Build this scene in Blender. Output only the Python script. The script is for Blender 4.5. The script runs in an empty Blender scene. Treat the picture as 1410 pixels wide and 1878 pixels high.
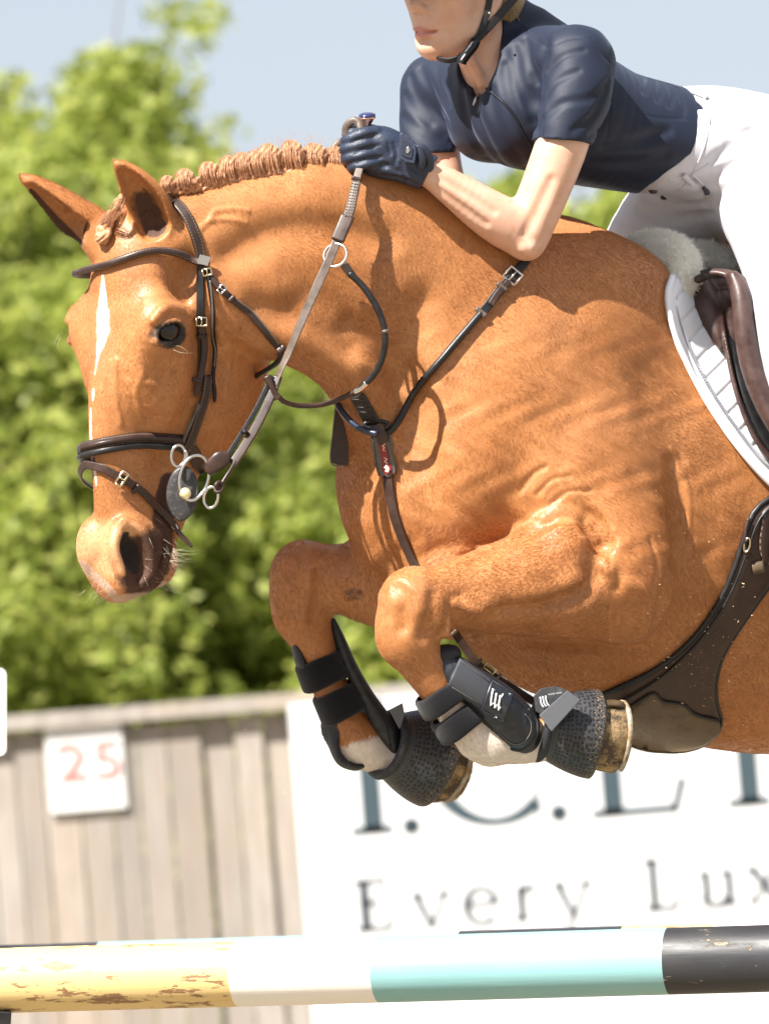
import bpy, bmesh, math, random, time
import numpy as np
from mathutils import Vector, Matrix
T0 = time.time()
random.seed(7)
HAIRS = 520000
R = math.radians
sc = bpy.context.scene
COL = sc.collection

# ------------------------------------------------------------------ camera, sky, sun, exposure
S = 0.00085            # metres per picture unit at the horse
DIST = 9.0             # camera to horse
CAMZ = 1.45
PITCH, ROLL = R(3.4), R(-4.6)
cam_d = bpy.data.cameras.new('camera'); cam = bpy.data.objects.new('camera', cam_d); COL.objects.link(cam)
cam_m = Matrix.Rotation(R(90) + PITCH, 4, 'X') @ Matrix.Rotation(ROLL, 4, 'Z')
cam_m.translation = Vector((0, 0, CAMZ))
cam.matrix_world = cam_m
cam_d.sensor_fit = 'VERTICAL'; cam_d.sensor_height = 36.0
cam_d.lens = 36.0 * DIST / (1878 * S)
cam_d.clip_start = 0.1; cam_d.clip_end = 2000
cam_d.dof.use_dof = True; cam_d.dof.focus_distance = DIST - 0.1
cam_d.dof.aperture_fstop = cam_d.lens / 34.0
sc.camera = cam
CR = np.array(cam_m.to_3x3().col[0]); CU = np.array(cam_m.to_3x3().col[1]); CB = np.array(cam_m.to_3x3().col[2])
CO = np.array((0, 0, CAMZ), dtype=float)

def W(p):
    """picture units (x right, y down, z towards the lens, all 0.85 mm) to world metres"""
    p = np.asarray(p, dtype=np.float64)
    d = DIST - p[..., 2] * S
    k = d / DIST
    return (CO + ((p[..., 0] - 705) * S * k)[..., None] * CR - ((p[..., 1] - 939) * S * k)[..., None] * CU - d[..., None] * CB)

SUN = np.array((-0.49, 0.755, 0.43)); SUN = SUN / np.linalg.norm(SUN)      # towards the sun: right, up, towards the lens
sunw = SUN[0] * CR + SUN[1] * CU + SUN[2] * CB
ld = bpy.data.lights.new('sun', 'SUN'); sun = bpy.data.objects.new('sun', ld); COL.objects.link(sun)
ld.energy = 5.0; ld.angle = R(0.5); ld.color = (1.0, 0.95, 0.88)
sun.rotation_euler = Vector(sunw).to_track_quat('Z', 'Y').to_euler()
world = bpy.data.worlds.new('World'); sc.world = world; world.use_nodes = True
wn = world.node_tree; bg = wn.nodes['Background']
sky = wn.nodes.new('ShaderNodeTexSky'); sky.sky_type = 'NISHITA'; sky.sun_disc = False
sky.sun_elevation = math.asin(sunw[2]); sky.sun_rotation = math.atan2(sunw[0], sunw[1])
sky.air_density = 1.0; sky.dust_density = 1.5; sky.ozone_density = 1.2
hz = wn.nodes.new('ShaderNodeMix'); hz.data_type = 'RGBA'; hz.inputs[0].default_value = .68; hz.inputs[7].default_value = (6.0, 6.35, 6.9, 1)   # thin high haze whitens the blue
wn.links.new(sky.outputs[0], hz.inputs[6]); wn.links.new(hz.outputs[2], bg.inputs[0]); bg.inputs[1].default_value = 0.05
sc.view_settings.view_transform = 'Standard'; sc.view_settings.look = 'None'
sc.view_settings.exposure = 1.4; sc.view_settings.gamma = 1.0
sc.cycles.use_denoising = True
sc.cycles.max_bounces = 6; sc.cycles.transparent_max_bounces = 8
sc.cycles.use_adaptive_sampling = True; sc.cycles.adaptive_threshold = 0.02

# ------------------------------------------------------------------ node helpers
def mat(name, color=(.5, .5, .5), rough=.6, metal=0.0, spec=.5, coat=0.0, sheen=0.0):
    m = bpy.data.materials.new(name); m.use_nodes = True
    b = m.node_tree.nodes['Principled BSDF']
    b.inputs['Base Color'].default_value = (*color, 1); b.inputs['Roughness'].default_value = rough
    b.inputs['Metallic'].default_value = metal; b.inputs['Specular IOR Level'].default_value = spec
    b.inputs['Coat Weight'].default_value = coat; b.inputs['Coat Roughness'].default_value = .2
    b.inputs['Sheen Weight'].default_value = sheen
    return m
class N:
    """tiny node-graph writer"""
    def __init__(s, m): s.t = m.node_tree; s.b = s.t.nodes.get('Principled BSDF'); s.co = None
    def n(s, kind, **kw):
        x = s.t.nodes.new('ShaderNode' + kind)
        for k, v in kw.items():
            if k in x.inputs: 
                if hasattr(v, 'links') or isinstance(v, bpy.types.NodeSocket): s.t.links.new(v, x.inputs[k])
                else: x.inputs[k].default_value = v
            else: setattr(x, k, v)
        return x
    def link(s, a, b): s.t.links.new(a, b)
    def coord(s, scale=(1, 1, 1), rot=(0, 0, 0)):
        tc = s.n('TexCoord'); mp = s.n('Mapping'); s.link(tc.outputs['Object'], mp.inputs[0])
        mp.inputs['Scale'].default_value = scale; mp.inputs['Rotation'].default_value = rot
        return mp.outputs[0]
    def noise(s, vec, scale, detail=3, rough=.55, dist=0.0):
        x = s.n('TexNoise'); s.link(vec, x.inputs['Vector']); x.inputs['Scale'].default_value = scale
        x.inputs['Detail'].default_value = detail; x.inputs['Roughness'].default_value = rough; x.inputs['Distortion'].default_value = dist
        return x.outputs['Fac']
    def ramp(s, fac, stops, interp='LINEAR'):
        x = s.n('ValToRGB'); s.link(fac, x.inputs[0]); r = x.color_ramp; r.interpolation = interp
        while len(r.elements) < len(stops): r.elements.new(.5)
        for e, (p, c) in zip(r.elements, stops):
            e.position = p; e.color = (c, c, c, 1) if isinstance(c, (int, float)) else (*c, 1)
        return x.outputs[0]
    def mix(s, fac, a, b, mode='MIX'):
        x = s.n('Mix', data_type='RGBA', blend_type=mode)
        for sock, v in ((x.inputs[0], fac), (x.inputs[6], a), (x.inputs[7], b)):
            if isinstance(v, bpy.types.NodeSocket): s.link(v, sock)
            elif isinstance(v, (int, float)): sock.default_value = v if sock.type == 'VALUE' else (v, v, v, 1)
            else: sock.default_value = (*v, 1)
        return x.outputs[2]
    def math(s, op, a, b=0.0, clamp=False):
        x = s.n('Math', operation=op, use_clamp=clamp)
        for i, v in enumerate((a, b)):
            if isinstance(v, bpy.types.NodeSocket): s.link(v, x.inputs[i])
            else: x.inputs[i].default_value = v
        return x.outputs[0]
    def attr(s, name):
        x = s.n('Attribute'); x.attribute_name = name; return x.outputs['Fac']
    def bump(s, h, strength, dist, normal=None):
        x = s.n('Bump'); x.inputs['Strength'].default_value = strength; x.inputs['Distance'].default_value = dist
        s.link(h, x.inputs['Height'])
        if normal: s.link(normal, x.inputs['Normal'])
        return x.outputs[0]
    def base(s, c): s.link(c, s.b.inputs['Base Color'])
    def norm(s, c): s.link(c, s.b.inputs['Normal'])
    def rough(s, c): s.link(c, s.b.inputs['Roughness'])

# ------------------------------------------------------------------ object helpers
def link(o, parent=None):
    COL.objects.link(o)
    if parent is not None: o.parent = parent
    return o
def tag(o, label=None, cat=None, group=None, kind=None):
    for k, v in (('label', label), ('category', cat), ('group', group), ('kind', kind)):
        if v: o[k] = v
    return o
def empty(name, label, cat, at=(0, 0, 0), group=None):
    o = bpy.data.objects.new(name, None); o.empty_display_size = .05
    o.location = Vector(W(np.array(at, float))); link(o); tag(o, label, cat, group)
    o.matrix_world = Matrix.Translation(o.location)
    return o
def wpos(o):
    while o.type != 'EMPTY' and o.parent is not None: o = o.parent
    return np.array(o.matrix_world.translation) if o.type == 'EMPTY' else np.zeros(3)
def mesh_from(name, V, F, material, parent=None, smooth=True, world=False):
    """V in picture units (or world metres), F = (n,4)/(n,3) array or list of lists"""
    V = np.asarray(V, dtype=np.float64)
    if not world: V = W(V)
    if parent is not None: V = V - wpos(parent)
    me = bpy.data.meshes.new(name)
    if isinstance(F, np.ndarray):
        n, k = F.shape
        me.vertices.add(len(V)); me.vertices.foreach_set('co', V.astype(np.float32).ravel())
        me.loops.add(n * k); me.loops.foreach_set('vertex_index', F.astype(np.int32).ravel())
        me.polygons.add(n); me.polygons.foreach_set('loop_start', np.arange(0, n * k, k, dtype=np.int32))
        me.polygons.foreach_set('loop_total', np.full(n, k, dtype=np.int32))
        me.update(calc_edges=True)
    else:
        me.from_pydata([tuple(v) for v in V], [], [tuple(int(i) for i in f) for f in F])
        bm = bmesh.new(); bm.from_mesh(me); bmesh.ops.recalc_face_normals(bm, faces=bm.faces); bm.to_mesh(me); bm.free(); me.update()
    if smooth: me.polygons.foreach_set('use_smooth', np.ones(len(me.polygons), dtype=bool))
    if isinstance(material, (list, tuple)):
        for m_ in material: me.materials.append(m_)
    else: me.materials.append(material)
    o = bpy.data.objects.new(name, me); link(o, parent)
    return o
def set_attr(o, name, vals):
    a = o.data.attributes.new(name, 'FLOAT', 'POINT'); a.data.foreach_set('value', np.asarray(vals, dtype=np.float32))

# ------------------------------------------------------------------ sculpting field
def nrm(v):
    v = np.asarray(v, float); return v / (np.linalg.norm(v) + 1e-12)
def catmull(P, n):
    P = np.asarray(P, float)
    if len(P) < 3: 
        t = np.linspace(0, 1, n * (len(P) - 1) + 1)[:, None]; return P[0] * (1 - t) + P[-1] * t
    Q = np.vstack([2 * P[0] - P[1], P, 2 * P[-1] - P[-2]]); out = []
    for i in range(1, len(Q) - 2):
        a, b, c, d = Q[i - 1], Q[i], Q[i + 1], Q[i + 2]
        for t in np.linspace(0, 1, n, endpoint=False):
            out.append(.5 * ((2 * b) + (-a + c) * t + (2 * a - 5 * b + 4 * c - d) * t * t + (-a + 3 * b - 3 * c + d) * t ** 3))
    out.append(P[-1]); return np.array(out)
class Field:
    def __init__(s, xs, ys, zs):
        s.c = [np.asarray(v, np.float32) for v in (xs, ys, zs)]
        s.f = np.full([len(v) for v in s.c], 60.0, np.float32)
    def box(s, lo, hi):
        sl = []
        for c, a, b in zip(s.c, lo, hi):
            i, j = np.searchsorted(c, a), np.searchsorted(c, b)
            sl.append(slice(max(0, i - 1), min(len(c), j + 1)))
        if any(q.stop - q.start < 1 for q in sl): return None, None
        X, Y, Z = s.c[0][sl[0]][:, None, None], s.c[1][sl[1]][None, :, None], s.c[2][sl[2]][None, None, :]
        return tuple(sl), (X, Y, Z)
    def put(s, sl, d, k, mode):
        f = s.f[sl]
        if mode == 'add':
            if k > 0: h = np.maximum(k - np.abs(f - d), 0); s.f[sl] = np.minimum(f, d) - h * h * (.25 / k)
            else: s.f[sl] = np.minimum(f, d)
        else:                                   # cut
            d = -d
            if k > 0: h = np.maximum(k - np.abs(f - d), 0); s.f[sl] = np.maximum(f, d) + h * h * (.25 / k)
            else: s.f[sl] = np.maximum(f, d)
    def ell(s, c, r, k=20, d=(1, 0, 0), u=(0, 1, 0), mode='add'):
        """ellipsoid: r[0] along d, r[1] along u made square to d, r[2] along the third"""
        d = nrm(d); u = np.asarray(u, float); u = nrm(u - d * u.dot(d)); w = np.cross(d, u)
        A = np.array([d, u, w]); ext = np.sqrt(((A * np.array(r)[:, None]) ** 2).sum(0)) + k + 3
        c = np.asarray(c, float); sl, P = s.box(c - ext, c + ext)
        if sl is None: return
        X, Y, Z = P[0] - c[0], P[1] - c[1], P[2] - c[2]
        k0 = 0; k1 = 0
        for ax, rr in zip(A.astype(np.float32), r):
            q = (X * ax[0] + Y * ax[1]) + Z * ax[2]; q *= 1 / rr
            q2 = q * q; k0 = k0 + q2; k1 = k1 + q2 * (1 / rr ** 2)
        k0 = np.sqrt(k0); dd = k0 * (k0 - 1) / (np.sqrt(k1) + 1e-6)
        s.put(sl, dd, k, mode)
    def chain(s, pts, k=20, u=(0, 1, 0), n=4, mode='add', flat=False):
        """pts rows: x y z ru rv ; swept elliptical section, ru along u, rv along the third axis"""
        Q = catmull(pts, n); C = Q[:, :3]; ru, rv = Q[:, 3], (Q[:, 4] if Q.shape[1] > 4 else Q[:, 3])
        rm = max(ru.max(), rv.max()) + k + 3
        lo = C.min(0) - rm; hi = C.max(0) + rm
        sl, P = s.box(lo, hi)
        if sl is None: return
        D = np.full(s.f[sl].shape, 60.0, np.float32); o = [q.start for q in sl]
        u = np.asarray(u, float)
        for i in range(len(C) - 1):
            a, b = C[i], C[i + 1]; L = np.linalg.norm(b - a)
            if L < 1e-3: continue
            T = (b - a) / L; U = nrm((u if u.ndim == 1 else u[i]) - T * (u if u.ndim == 1 else u[i]).dot(T)); V = np.cross(T, U)
            m = max(ru[i], ru[i + 1], rv[i], rv[i + 1]) + k + 3
            sl2, (X, Y, Z) = s.box(np.minimum(a, b) - m, np.maximum(a, b) + m)
            if sl2 is None: continue
            X, Y, Z = X - np.float32(a[0]), Y - np.float32(a[1]), Z - np.float32(a[2])
            e = ((X * np.float32(T[0]) + Y * np.float32(T[1])) + Z * np.float32(T[2]))
            t = np.clip(e * np.float32(1 / L), 0, 1); e = e - t * np.float32(L)
            p = ((X * np.float32(U[0]) + Y * np.float32(U[1])) + Z * np.float32(U[2]))
            q = ((X * np.float32(V[0]) + Y * np.float32(V[1])) + Z * np.float32(V[2]))
            iu = 1 / (np.float32(ru[i]) + t * np.float32(ru[i + 1] - ru[i])); iv = 1 / (np.float32(rv[i]) + t * np.float32(rv[i + 1] - rv[i]))
            ie = np.maximum(iu, iv)
            p = p * iu; q = q * iv; e = e * ie
            p2, q2, e2 = p * p, q * q, e * e
            k0 = np.sqrt(p2 + q2 + e2); k1 = np.sqrt(p2 * iu * iu + q2 * iv * iv + e2 * ie * ie) + 1e-6
            dd = k0 * (k0 - 1) / k1
            if flat:                         # flatter flanks than an ellipse
                k3 = np.cbrt(p2 * np.abs(p) + q2 * np.abs(q) + e2 * np.abs(e)) + 1e-6
                dd = (k3 - 1) * k3 * k3 / (np.sqrt((p2 * iu) ** 2 + (q2 * iv) ** 2 + (e2 * ie) ** 2) + 1e-6)
            s2 = tuple(slice(q_.start - o_, q_.stop - o_) for q_, o_ in zip(sl2, o))
            D[s2] = np.minimum(D[s2], dd)
        s.put(sl, D, k, mode)
    def warp(s, lo, hi, fn):
        """add fn(X,Y,Z) to the field inside a box (surface relief)"""
        sl, P = s.box(lo, hi)
        if sl is not None: s.f[sl] += fn(*P).astype(np.float32)
    def blur(s, steps=(1, 2, 3)):
        for st in steps:
            for ax in range(3):
                a = np.moveaxis(s.f, ax, 0); o = a.copy(); a[st:-st] = o[st:-st] * .5 + (o[2 * st:] + o[:-2 * st]) * .25
    def sample(s, P):
        P = np.atleast_2d(np.asarray(P, float)); idx = []; fr = []
        for a in range(3):
            i = np.clip(np.searchsorted(s.c[a], P[:, a]) - 1, 0, len(s.c[a]) - 2)
            idx.append(i); fr.append(np.clip((P[:, a] - s.c[a][i]) / (s.c[a][i + 1] - s.c[a][i]), 0, 1))
        out = 0
        for dx in (0, 1):
            for dy in (0, 1):
                for dz in (0, 1):
                    w = (fr[0] if dx else 1 - fr[0]) * (fr[1] if dy else 1 - fr[1]) * (fr[2] if dz else 1 - fr[2])
                    out = out + w * s.f[idx[0] + dx, idx[1] + dy, idx[2] + dz]
        return out
    def grad(s, P, e=3.0):
        P = np.atleast_2d(P); g = np.stack([s.sample(P + np.eye(3)[a] * e) - s.sample(P - np.eye(3)[a] * e) for a in range(3)], 1)
        return g / (np.linalg.norm(g, axis=1, keepdims=True) + 1e-9)
    def front(s, xy):
        """first surface met from the lens side at picture points xy -> z"""
        xy = np.atleast_2d(xy); zs = s.c[2]; out = np.full(len(xy), np.nan)
        for n, (x, y) in enumerate(xy):
            col = s.sample(np.stack([np.full(len(zs), x), np.full(len(zs), y), zs], 1))
            ins = np.where(col < 0)[0]
            if len(ins):
                i = ins[-1]
                if i + 1 < len(zs): out[n] = zs[i] + (zs[i + 1] - zs[i]) * (-col[i]) / (col[i + 1] - col[i] + 1e-9)
                else: out[n] = zs[i]
        return out
    def snap(s, P, off=0.0, it=6):
        P = np.array(P, float)
        for _ in range(it): P = P - (s.sample(P) - off)[:, None] * s.grad(P) * .9
        return P
    def mesh(s):
        f = s.f; ins = f < 0
        nx, ny, nz = f.shape
        cnt = np.zeros((nx - 1, ny - 1, nz - 1), np.int8)
        for dx in (0, 1):
            for dy in (0, 1):
                for dz in (0, 1): cnt += ins[dx:nx - 1 + dx, dy:ny - 1 + dy, dz:nz - 1 + dz]
        act = np.argwhere((cnt > 0) & (cnt < 8)); del cnt
        idx = np.full((nx - 1, ny - 1, nz - 1), -1, np.int32); idx[act[:, 0], act[:, 1], act[:, 2]] = np.arange(len(act))
        acc = np.zeros((len(act), 3)); num = np.zeros(len(act))
        C = s.c
        for ax in range(3):
            o1, o2 = [a for a in range(3) if a != ax]
            for a in (0, 1):
                for b in (0, 1):
                    p = act.copy(); p[:, o1] += a; p[:, o2] += b; q = p.copy(); q[:, ax] += 1
                    fp = f[p[:, 0], p[:, 1], p[:, 2]]; fq = f[q[:, 0], q[:, 1], q[:, 2]]
                    m = (fp < 0) != (fq < 0); t = fp[m] / (fp[m] - fq[m])
                    pos = np.stack([C[0][p[m, 0]], C[1][p[m, 1]], C[2][p[m, 2]]], 1).astype(float)
                    pos[:, ax] += t * (C[ax][q[m, ax]] - C[ax][p[m, ax]])
                    acc[m] += pos; num[m] += 1
        V = acc / num[:, None]; F = []
        for ax in range(3):
            o1, o2 = [(1, 2), (2, 0), (0, 1)][ax]
            sl0 = [slice(None)] * 3; sl1 = [slice(None)] * 3; sl0[ax] = slice(0, -1); sl1[ax] = slice(1, None)
            A, B = ins[tuple(sl0)], ins[tuple(sl1)]
            for flip, M in ((False, A & ~B), (True, ~A & B)):
                e = np.argwhere(M)
                lim = np.array(idx.shape); ok = (e[:, o1] > 0) & (e[:, o2] > 0) & (e[:, o1] < lim[o1]) & (e[:, o2] < lim[o2]) & (e[:, ax] < lim[ax])
                e = e[ok]; q = []
                for a, b in ((-1, -1), (0, -1), (0, 0), (-1, 0)):
                    p = e.copy(); p[:, o1] += a; p[:, o2] += b; q.append(idx[p[:, 0], p[:, 1], p[:, 2]])
                q = np.stack(q, 1)
                F.append(q if flip else q[:, ::-1])
        return V, np.vstack(F)
def axis(*segs):
    """axis((start, step), (from, step), ..., end)"""
    out = []
    for i, sg in enumerate(segs[:-1]):
        a, st = sg; b = segs[i + 1][0] if isinstance(segs[i + 1], tuple) else segs[i + 1]
        out.append(np.arange(a, b, st))
    return np.concatenate(out)
# ------------------------------------------------------------------ horse sculpt
def H(a, v, b):                     # head frame: a ahead of the face, v down, b to the near side
    return (185 - .743 * a + .669 * b, v, 290 + .669 * a + .743 * b)
HA = np.array((-.743, 0, .669)); HB = np.array((.669, 0, .743)); HV = np.array((0, 1, 0))
BL = (.5, 0, .87); BF = (-.87, 0, .5)
K = 3.2
G = Field(axis((20, K), (1440, 8), (1500, 14), 2500), axis((280, K), (1500, 10), 1600), axis((-1150, 16), (-420, 7), (-260, K + 1), (-140, K), 420))
# barrel and quarters
G.chain([(790, 905, -40, 185, 170), (900, 870, -100, 290, 205), (1030, 868, -175, 395, 240), (1180, 905, -262, 420, 268), (1350, 938, -360, 440, 290),
         (1550, 950, -475, 430, 300), (1800, 900, -620, 380, 270), (2050, 860, -760, 380, 270), (2220, 900, -860, 280, 220)], k=30, u=(0, 1, 0), n=3)
# neck
G.chain([(345, 455, 222, 100, 62), (420, 473, 196, 146, 68), (505, 482, 165, 170, 72), (620, 496, 118, 190, 76), (745, 545, 60, 225, 86), (860, 640, -10, 265, 118), (990, 720, -120, 320, 165)],
        k=60, flat=True, u=np.array([(.42 - .018 * i, 1, 0) for i in range(80)]), n=8)
G.chain([(560, 338, 150, 32, 26), (680, 335, 95, 34, 30), (800, 372, 35, 38, 34), (930, 425, -60, 44, 40), (1080, 485, -200, 56, 50), (1200, 545, -270, 60, 60), (1330, 600, -350, 60, 80)], k=50)   # crest and withers
G.blur((1, 2, 3, 4))
# shoulder, chest, triceps
G.ell((925, 740, 8), (250, 150, 90), k=80, d=(-.58, .80, .20), u=(.78, .62, 0))
G.ell((1060, 640, -60), (170, 150, 80), k=90, d=(-.5, .85, .2), u=(.78, .5, -.3))
G.ell((850, 880, 60), (120, 95, 90), k=60, d=(-.3, 1, 0), u=(1, .3, 0))
G.ell((1070, 900, 32), (210, 135, 92), k=75, d=(.25, 1, .1), u=(1, -.25, -.5))
G.ell((1130, 1030, 50), (150, 92, 95), k=45, d=(.2, 1, 0), u=(1, -.2, -.5))
G.ell((1140, 1100, 70), (70, 85, 70), k=40, d=(0, 1, 0))
G.ell((708, 840, -25), (130, 74, 80), k=45, d=(.12, 1, 0), u=(1, -.12, 0))
G.ell((725, 950, -15), (110, 62, 70), k=40, d=(.35, 1, 0), u=(1, -.35, 0))
G.ell((790, 940, 55), (140, 60, 70), k=35, d=(.2, 1, 0), u=(1, -.2, 0))
G.ell((845, 1080, 20), (110, 90, 110), k=40)
G.chain([(745, 720, 60, 26, 26), (800, 830, 75, 30, 30), (850, 930, 80, 24, 24)], k=45)
# jugular groove and neck muscles
G.chain([(560, 560, 232, 10, 10), (610, 585, 214, 16, 16), (690, 655, 188, 20, 20), (740, 735, 152, 22, 22), (775, 830, 164, 14, 14)], k=50, mode='cut')
G.chain([(545, 600, 165, 55, 60), (640, 665, 120, 52, 60), (710, 760, 60, 55, 60)], k=40)
G.blur((1, 2, 2))
GB = Field(*G.c); GB.f = G.f.copy()      # trunk and neck alone, for laying the girth
# edges and hollows of the muscles, laid on the skin
def crease(g_, pts, r, k, mode='cut', off=.85, n=6):
    xy = catmull(np.array(pts, float), n); z = g_.front(xy); ok = ~np.isnan(z)
    if ok.sum() < 3: return
    Q = np.column_stack([xy[ok], z[ok]]); w = r * np.clip(.3 + 1.3 * np.sin(np.linspace(.1, 3.04, len(Q))), .3, 1)
    Q = Q + g_.grad(Q) * (w * off)[:, None]; g_.chain(np.column_stack([Q, w, w]), k=k, n=1, mode=mode)
G.ell((888, 735, 44), (190, 128, 92), k=60, d=(-.38, .92, .1), u=(1, .4, 0))
crease(G, [(770, 560), (748, 640), (748, 730), (764, 820), (786, 920), (800, 1000)], 22, 54, 'cut', .6)
crease(G, [(640, 600), (700, 640), (735, 700)], 12, 40, 'cut', .8)
crease(G, [(470, 560), (560, 590), (640, 640)], 10, 40, 'cut', .8)
crease(G, [(420, 470), (500, 430), (600, 420), (700, 440)], 14, 50, 'cut', .8)
G.blur((1, 2))
# near foreleg
G.chain([(1150, 1060, 60, 112, 80), (1050, 1058, 105, 112, 82), (970, 1070, 140, 95, 72), (885, 1085, 175, 76, 60), (815, 1092, 205, 60, 54), (765, 1110, 222, 62, 55)], k=26, u=(.15, 1, 0), n=8)
G.ell((1045, 1010, 120), (75, 62, 60), k=25, d=(1, .2, -.3))
G.ell((757, 1108, 228), (66, 62, 56), k=20, d=(.3, 1, 0))
G.ell((742, 1165, 226), (62, 52, 50), k=22, d=(.5, 1, 0), u=(1, -.5, 0))
G.ell((800, 1130, 222), (48, 40, 42), k=18, d=(0, 1, 0))
G.chain([(748, 1175, 224, 50, 44), (785, 1235, 210, 38, 36), (830, 1300, 192, 33, 30), (872, 1352, 175, 38, 34)], k=16, u=(1, -.6, 0), n=4)
G.ell((893, 1366, 168), (42, 36, 36), k=16, d=(1, .2, 0))
G.chain([(900, 1368, 165, 34, 32), (960, 1366, 145, 34, 34), (1010, 1352, 125, 42, 42)], k=14, n=3)
# relief of the near foreleg: muscle bands, tendon, dimple
G.chain([(850, 1116, 262, 8, 8), (930, 1122, 250, 11, 11), (1010, 1114, 232, 13, 13), (1100, 1080, 212, 12, 12)], k=44, n=8, mode='cut')
G.chain([(835, 1106, 250, 8, 8), (880, 1112, 245, 12, 8), (925, 1112, 232, 7, 7)], k=12)

G.chain([(985, 945, 178, 10, 10), (1030, 934, 165, 10, 10), (1080, 950, 150, 9, 9), (1105, 1000, 150, 9, 9)], k=30, mode='cut')
crease(G, [(1096, 1056), (1050, 1090), (970, 1110), (900, 1110), (862, 1104)], 13, 22, 'cut', .5)
crease(G, [(1072, 955), (1090, 990), (1092, 1020), (1076, 1050)], 13, 26, 'cut', .6)
crease(G, [(1128, 1050), (1134, 1066), (1130, 1078)], 9, 14, 'cut', .6)
crease(G, [(1236, 850), (1240, 950), (1228, 1070), (1205, 1150)], 17, 30, 'cut', .6)
crease(G, [(860, 1156), (960, 1176), (1060, 1184), (1180, 1186)], 10, 16, 'cut', .6)
crease(G, [(870, 1030), (950, 990), (1010, 958)], 9, 18, 'cut', .7)
# far foreleg
G.chain([(860, 1075, -60, 100, 80), (760, 1072, -75, 92, 68), (690, 1068, -85, 80, 60), (625, 1062, -92, 64, 52), (560, 1065, -98, 64, 54)], k=24, u=(.05, 1, 0), n=4)
G.ell((556, 1062, -96), (70, 60, 54), k=20, d=(.1, 1, 0))
G.ell((548, 1115, -96), (62, 50, 48), k=20, d=(.3, 1, 0), u=(1, -.3, 0))
G.ell((600, 1085, -92), (45, 30, 38), k=18, d=(0, 1, 0))
G.chain([(556, 1130, -98, 50, 44), (585, 1205, -105, 34, 34), (612, 1275, -115, 33, 30), (645, 1345, -125, 40, 36)], k=16, u=(1, -.45, 0), n=4)
G.ell((662, 1364, -128), (46, 42, 38), k=16, d=(1, .3, 0))
G.chain([(665, 1368, -128, 40, 36), (705, 1388, -138, 36, 36), (750, 1392, -150, 44, 44)], k=14, n=3)
G.ell((650, 1090, -42), (20, 10, 12), k=4, d=(1, -.35, 0))
# hooves
def hoof(x, y, z, d, L, r0, r1):
    d = nrm(d); p = np.array((x, y, z), float)
    G.chain([tuple(p) + (r0, r0), tuple(p + d * L * .55) + ((r0 + r1) / 2,) * 2, tuple(p + d * L) + (r1, r1)], k=6, n=2)
    c = p + d * (L + 200); G.ell(c, (200, 150, 150), k=4, d=d, mode='cut')
hoof(1045, 1350, 110, (1, .06, -.3), 72, 52, 62)
hoof(768, 1394, -156, (1, .18, -.62), 62, 55, 66)
# hind legs trail behind, outside the photograph
for zz, ll in ((-620, 0), (-1000, 30)):
    G.chain([(2120, 1000, zz - 60, 200, 110), (2180, 1200, zz - 80, 130, 80), (2240, 1330, zz - 90, 70, 55), (2330, 1420, zz - 110, 52, 40), (2400, 1540, zz - 120, 40, 34)], k=40, n=3)
# ---- head
G.ell(H(-130, 470, 0), (112, 118, 84), k=40, d=HA, u=HV)
G.ell(H(-88, 555, 0), (80, 118, 92), k=40, d=HA, u=HV)
G.chain([H(-92, 600, 0) + (84, 84), H(-66, 700, 0) + (80, 56), H(-58, 790, 0) + (76, 46), H(-62, 880, 0) + (70, 44), H(-62, 960, 0) + (64, 47), H(-62, 1010, 0) + (58, 50)], k=26, u=HA, n=4)
for sgn in (1, -1):
    G.ell(H(-228, 655, 44 * sgn), (142, 122, 42), k=40, d=HA, u=HV)
    G.ell(H(-205, 755, 38 * sgn), (128, 88, 36), k=36, d=HA, u=HV)
    G.ell(H(-66, 600, 94 * sgn), (50, 54, 30), k=46, d=HA, u=HV); G.ell(H(-76, 668, 66 * sgn), (52, 80, 26), k=46, d=HA, u=HV)                 # orbit
    G.chain([H(-112, 650, 84 * sgn) + (13, 10), H(-108, 710, 74 * sgn) + (10, 8), H(-98, 770, 56 * sgn) + (5, 5)], k=40)   # facial crest
    G.ell(H(-118, 505, 100 * sgn), (36, 26, 12), k=44, d=HV, u=HA, mode='cut') # hollow above the eye
    G.ell(H(-36, 1000, 36 * sgn), (38, 52, 34), k=22, d=HA, u=HV)                # nostril mass
    if sgn < 0: G.ell(H(-4, 1002, -28), (28, 48, 28), k=22, d=HA, u=HV)
    if sgn > 0: G.chain([H(-2, 968, 46 * sgn) + (11, 11), H(12, 1005, 48 * sgn) + (11, 11), H(0, 1050, 54 * sgn) + (10, 10)], k=20)
    if sgn > 0: G.chain([H(-8, 955, 54 * sgn) + (9, 9), H(-38, 974, 66 * sgn) + (10, 10), H(-56, 1008, 70 * sgn) + (10, 10), H(-62, 1044, 68 * sgn) + (9, 9), H(-46, 1070, 62 * sgn) + (7, 7)], k=14)
G.chain([H(-182, 800, 0) + (66, 44), H(-165, 870, 0) + (64, 42), H(-152, 930, 0) + (54, 40), H(-128, 1000, 0) + (36, 36)], k=26, u=HA, n=3)
G.ell(H(-70, 1050, 0), (62, 46, 54), k=22, d=HA, u=HV)     # upper lip
G.ell(H(-40, 1075, 0), (34, 30, 42), k=18, d=HA, u=HV); G.ell(H(-36, 1046, -22), (36, 34, 34), k=20, d=HA, u=HV)
G.ell(H(-128, 1030, 0), (46, 48, 44), k=16, d=HA, u=HV); G.ell(H(-84, 1000, 0), (70, 70, 58), k=22, d=HA, u=HV)    # chin and lower lip
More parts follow.
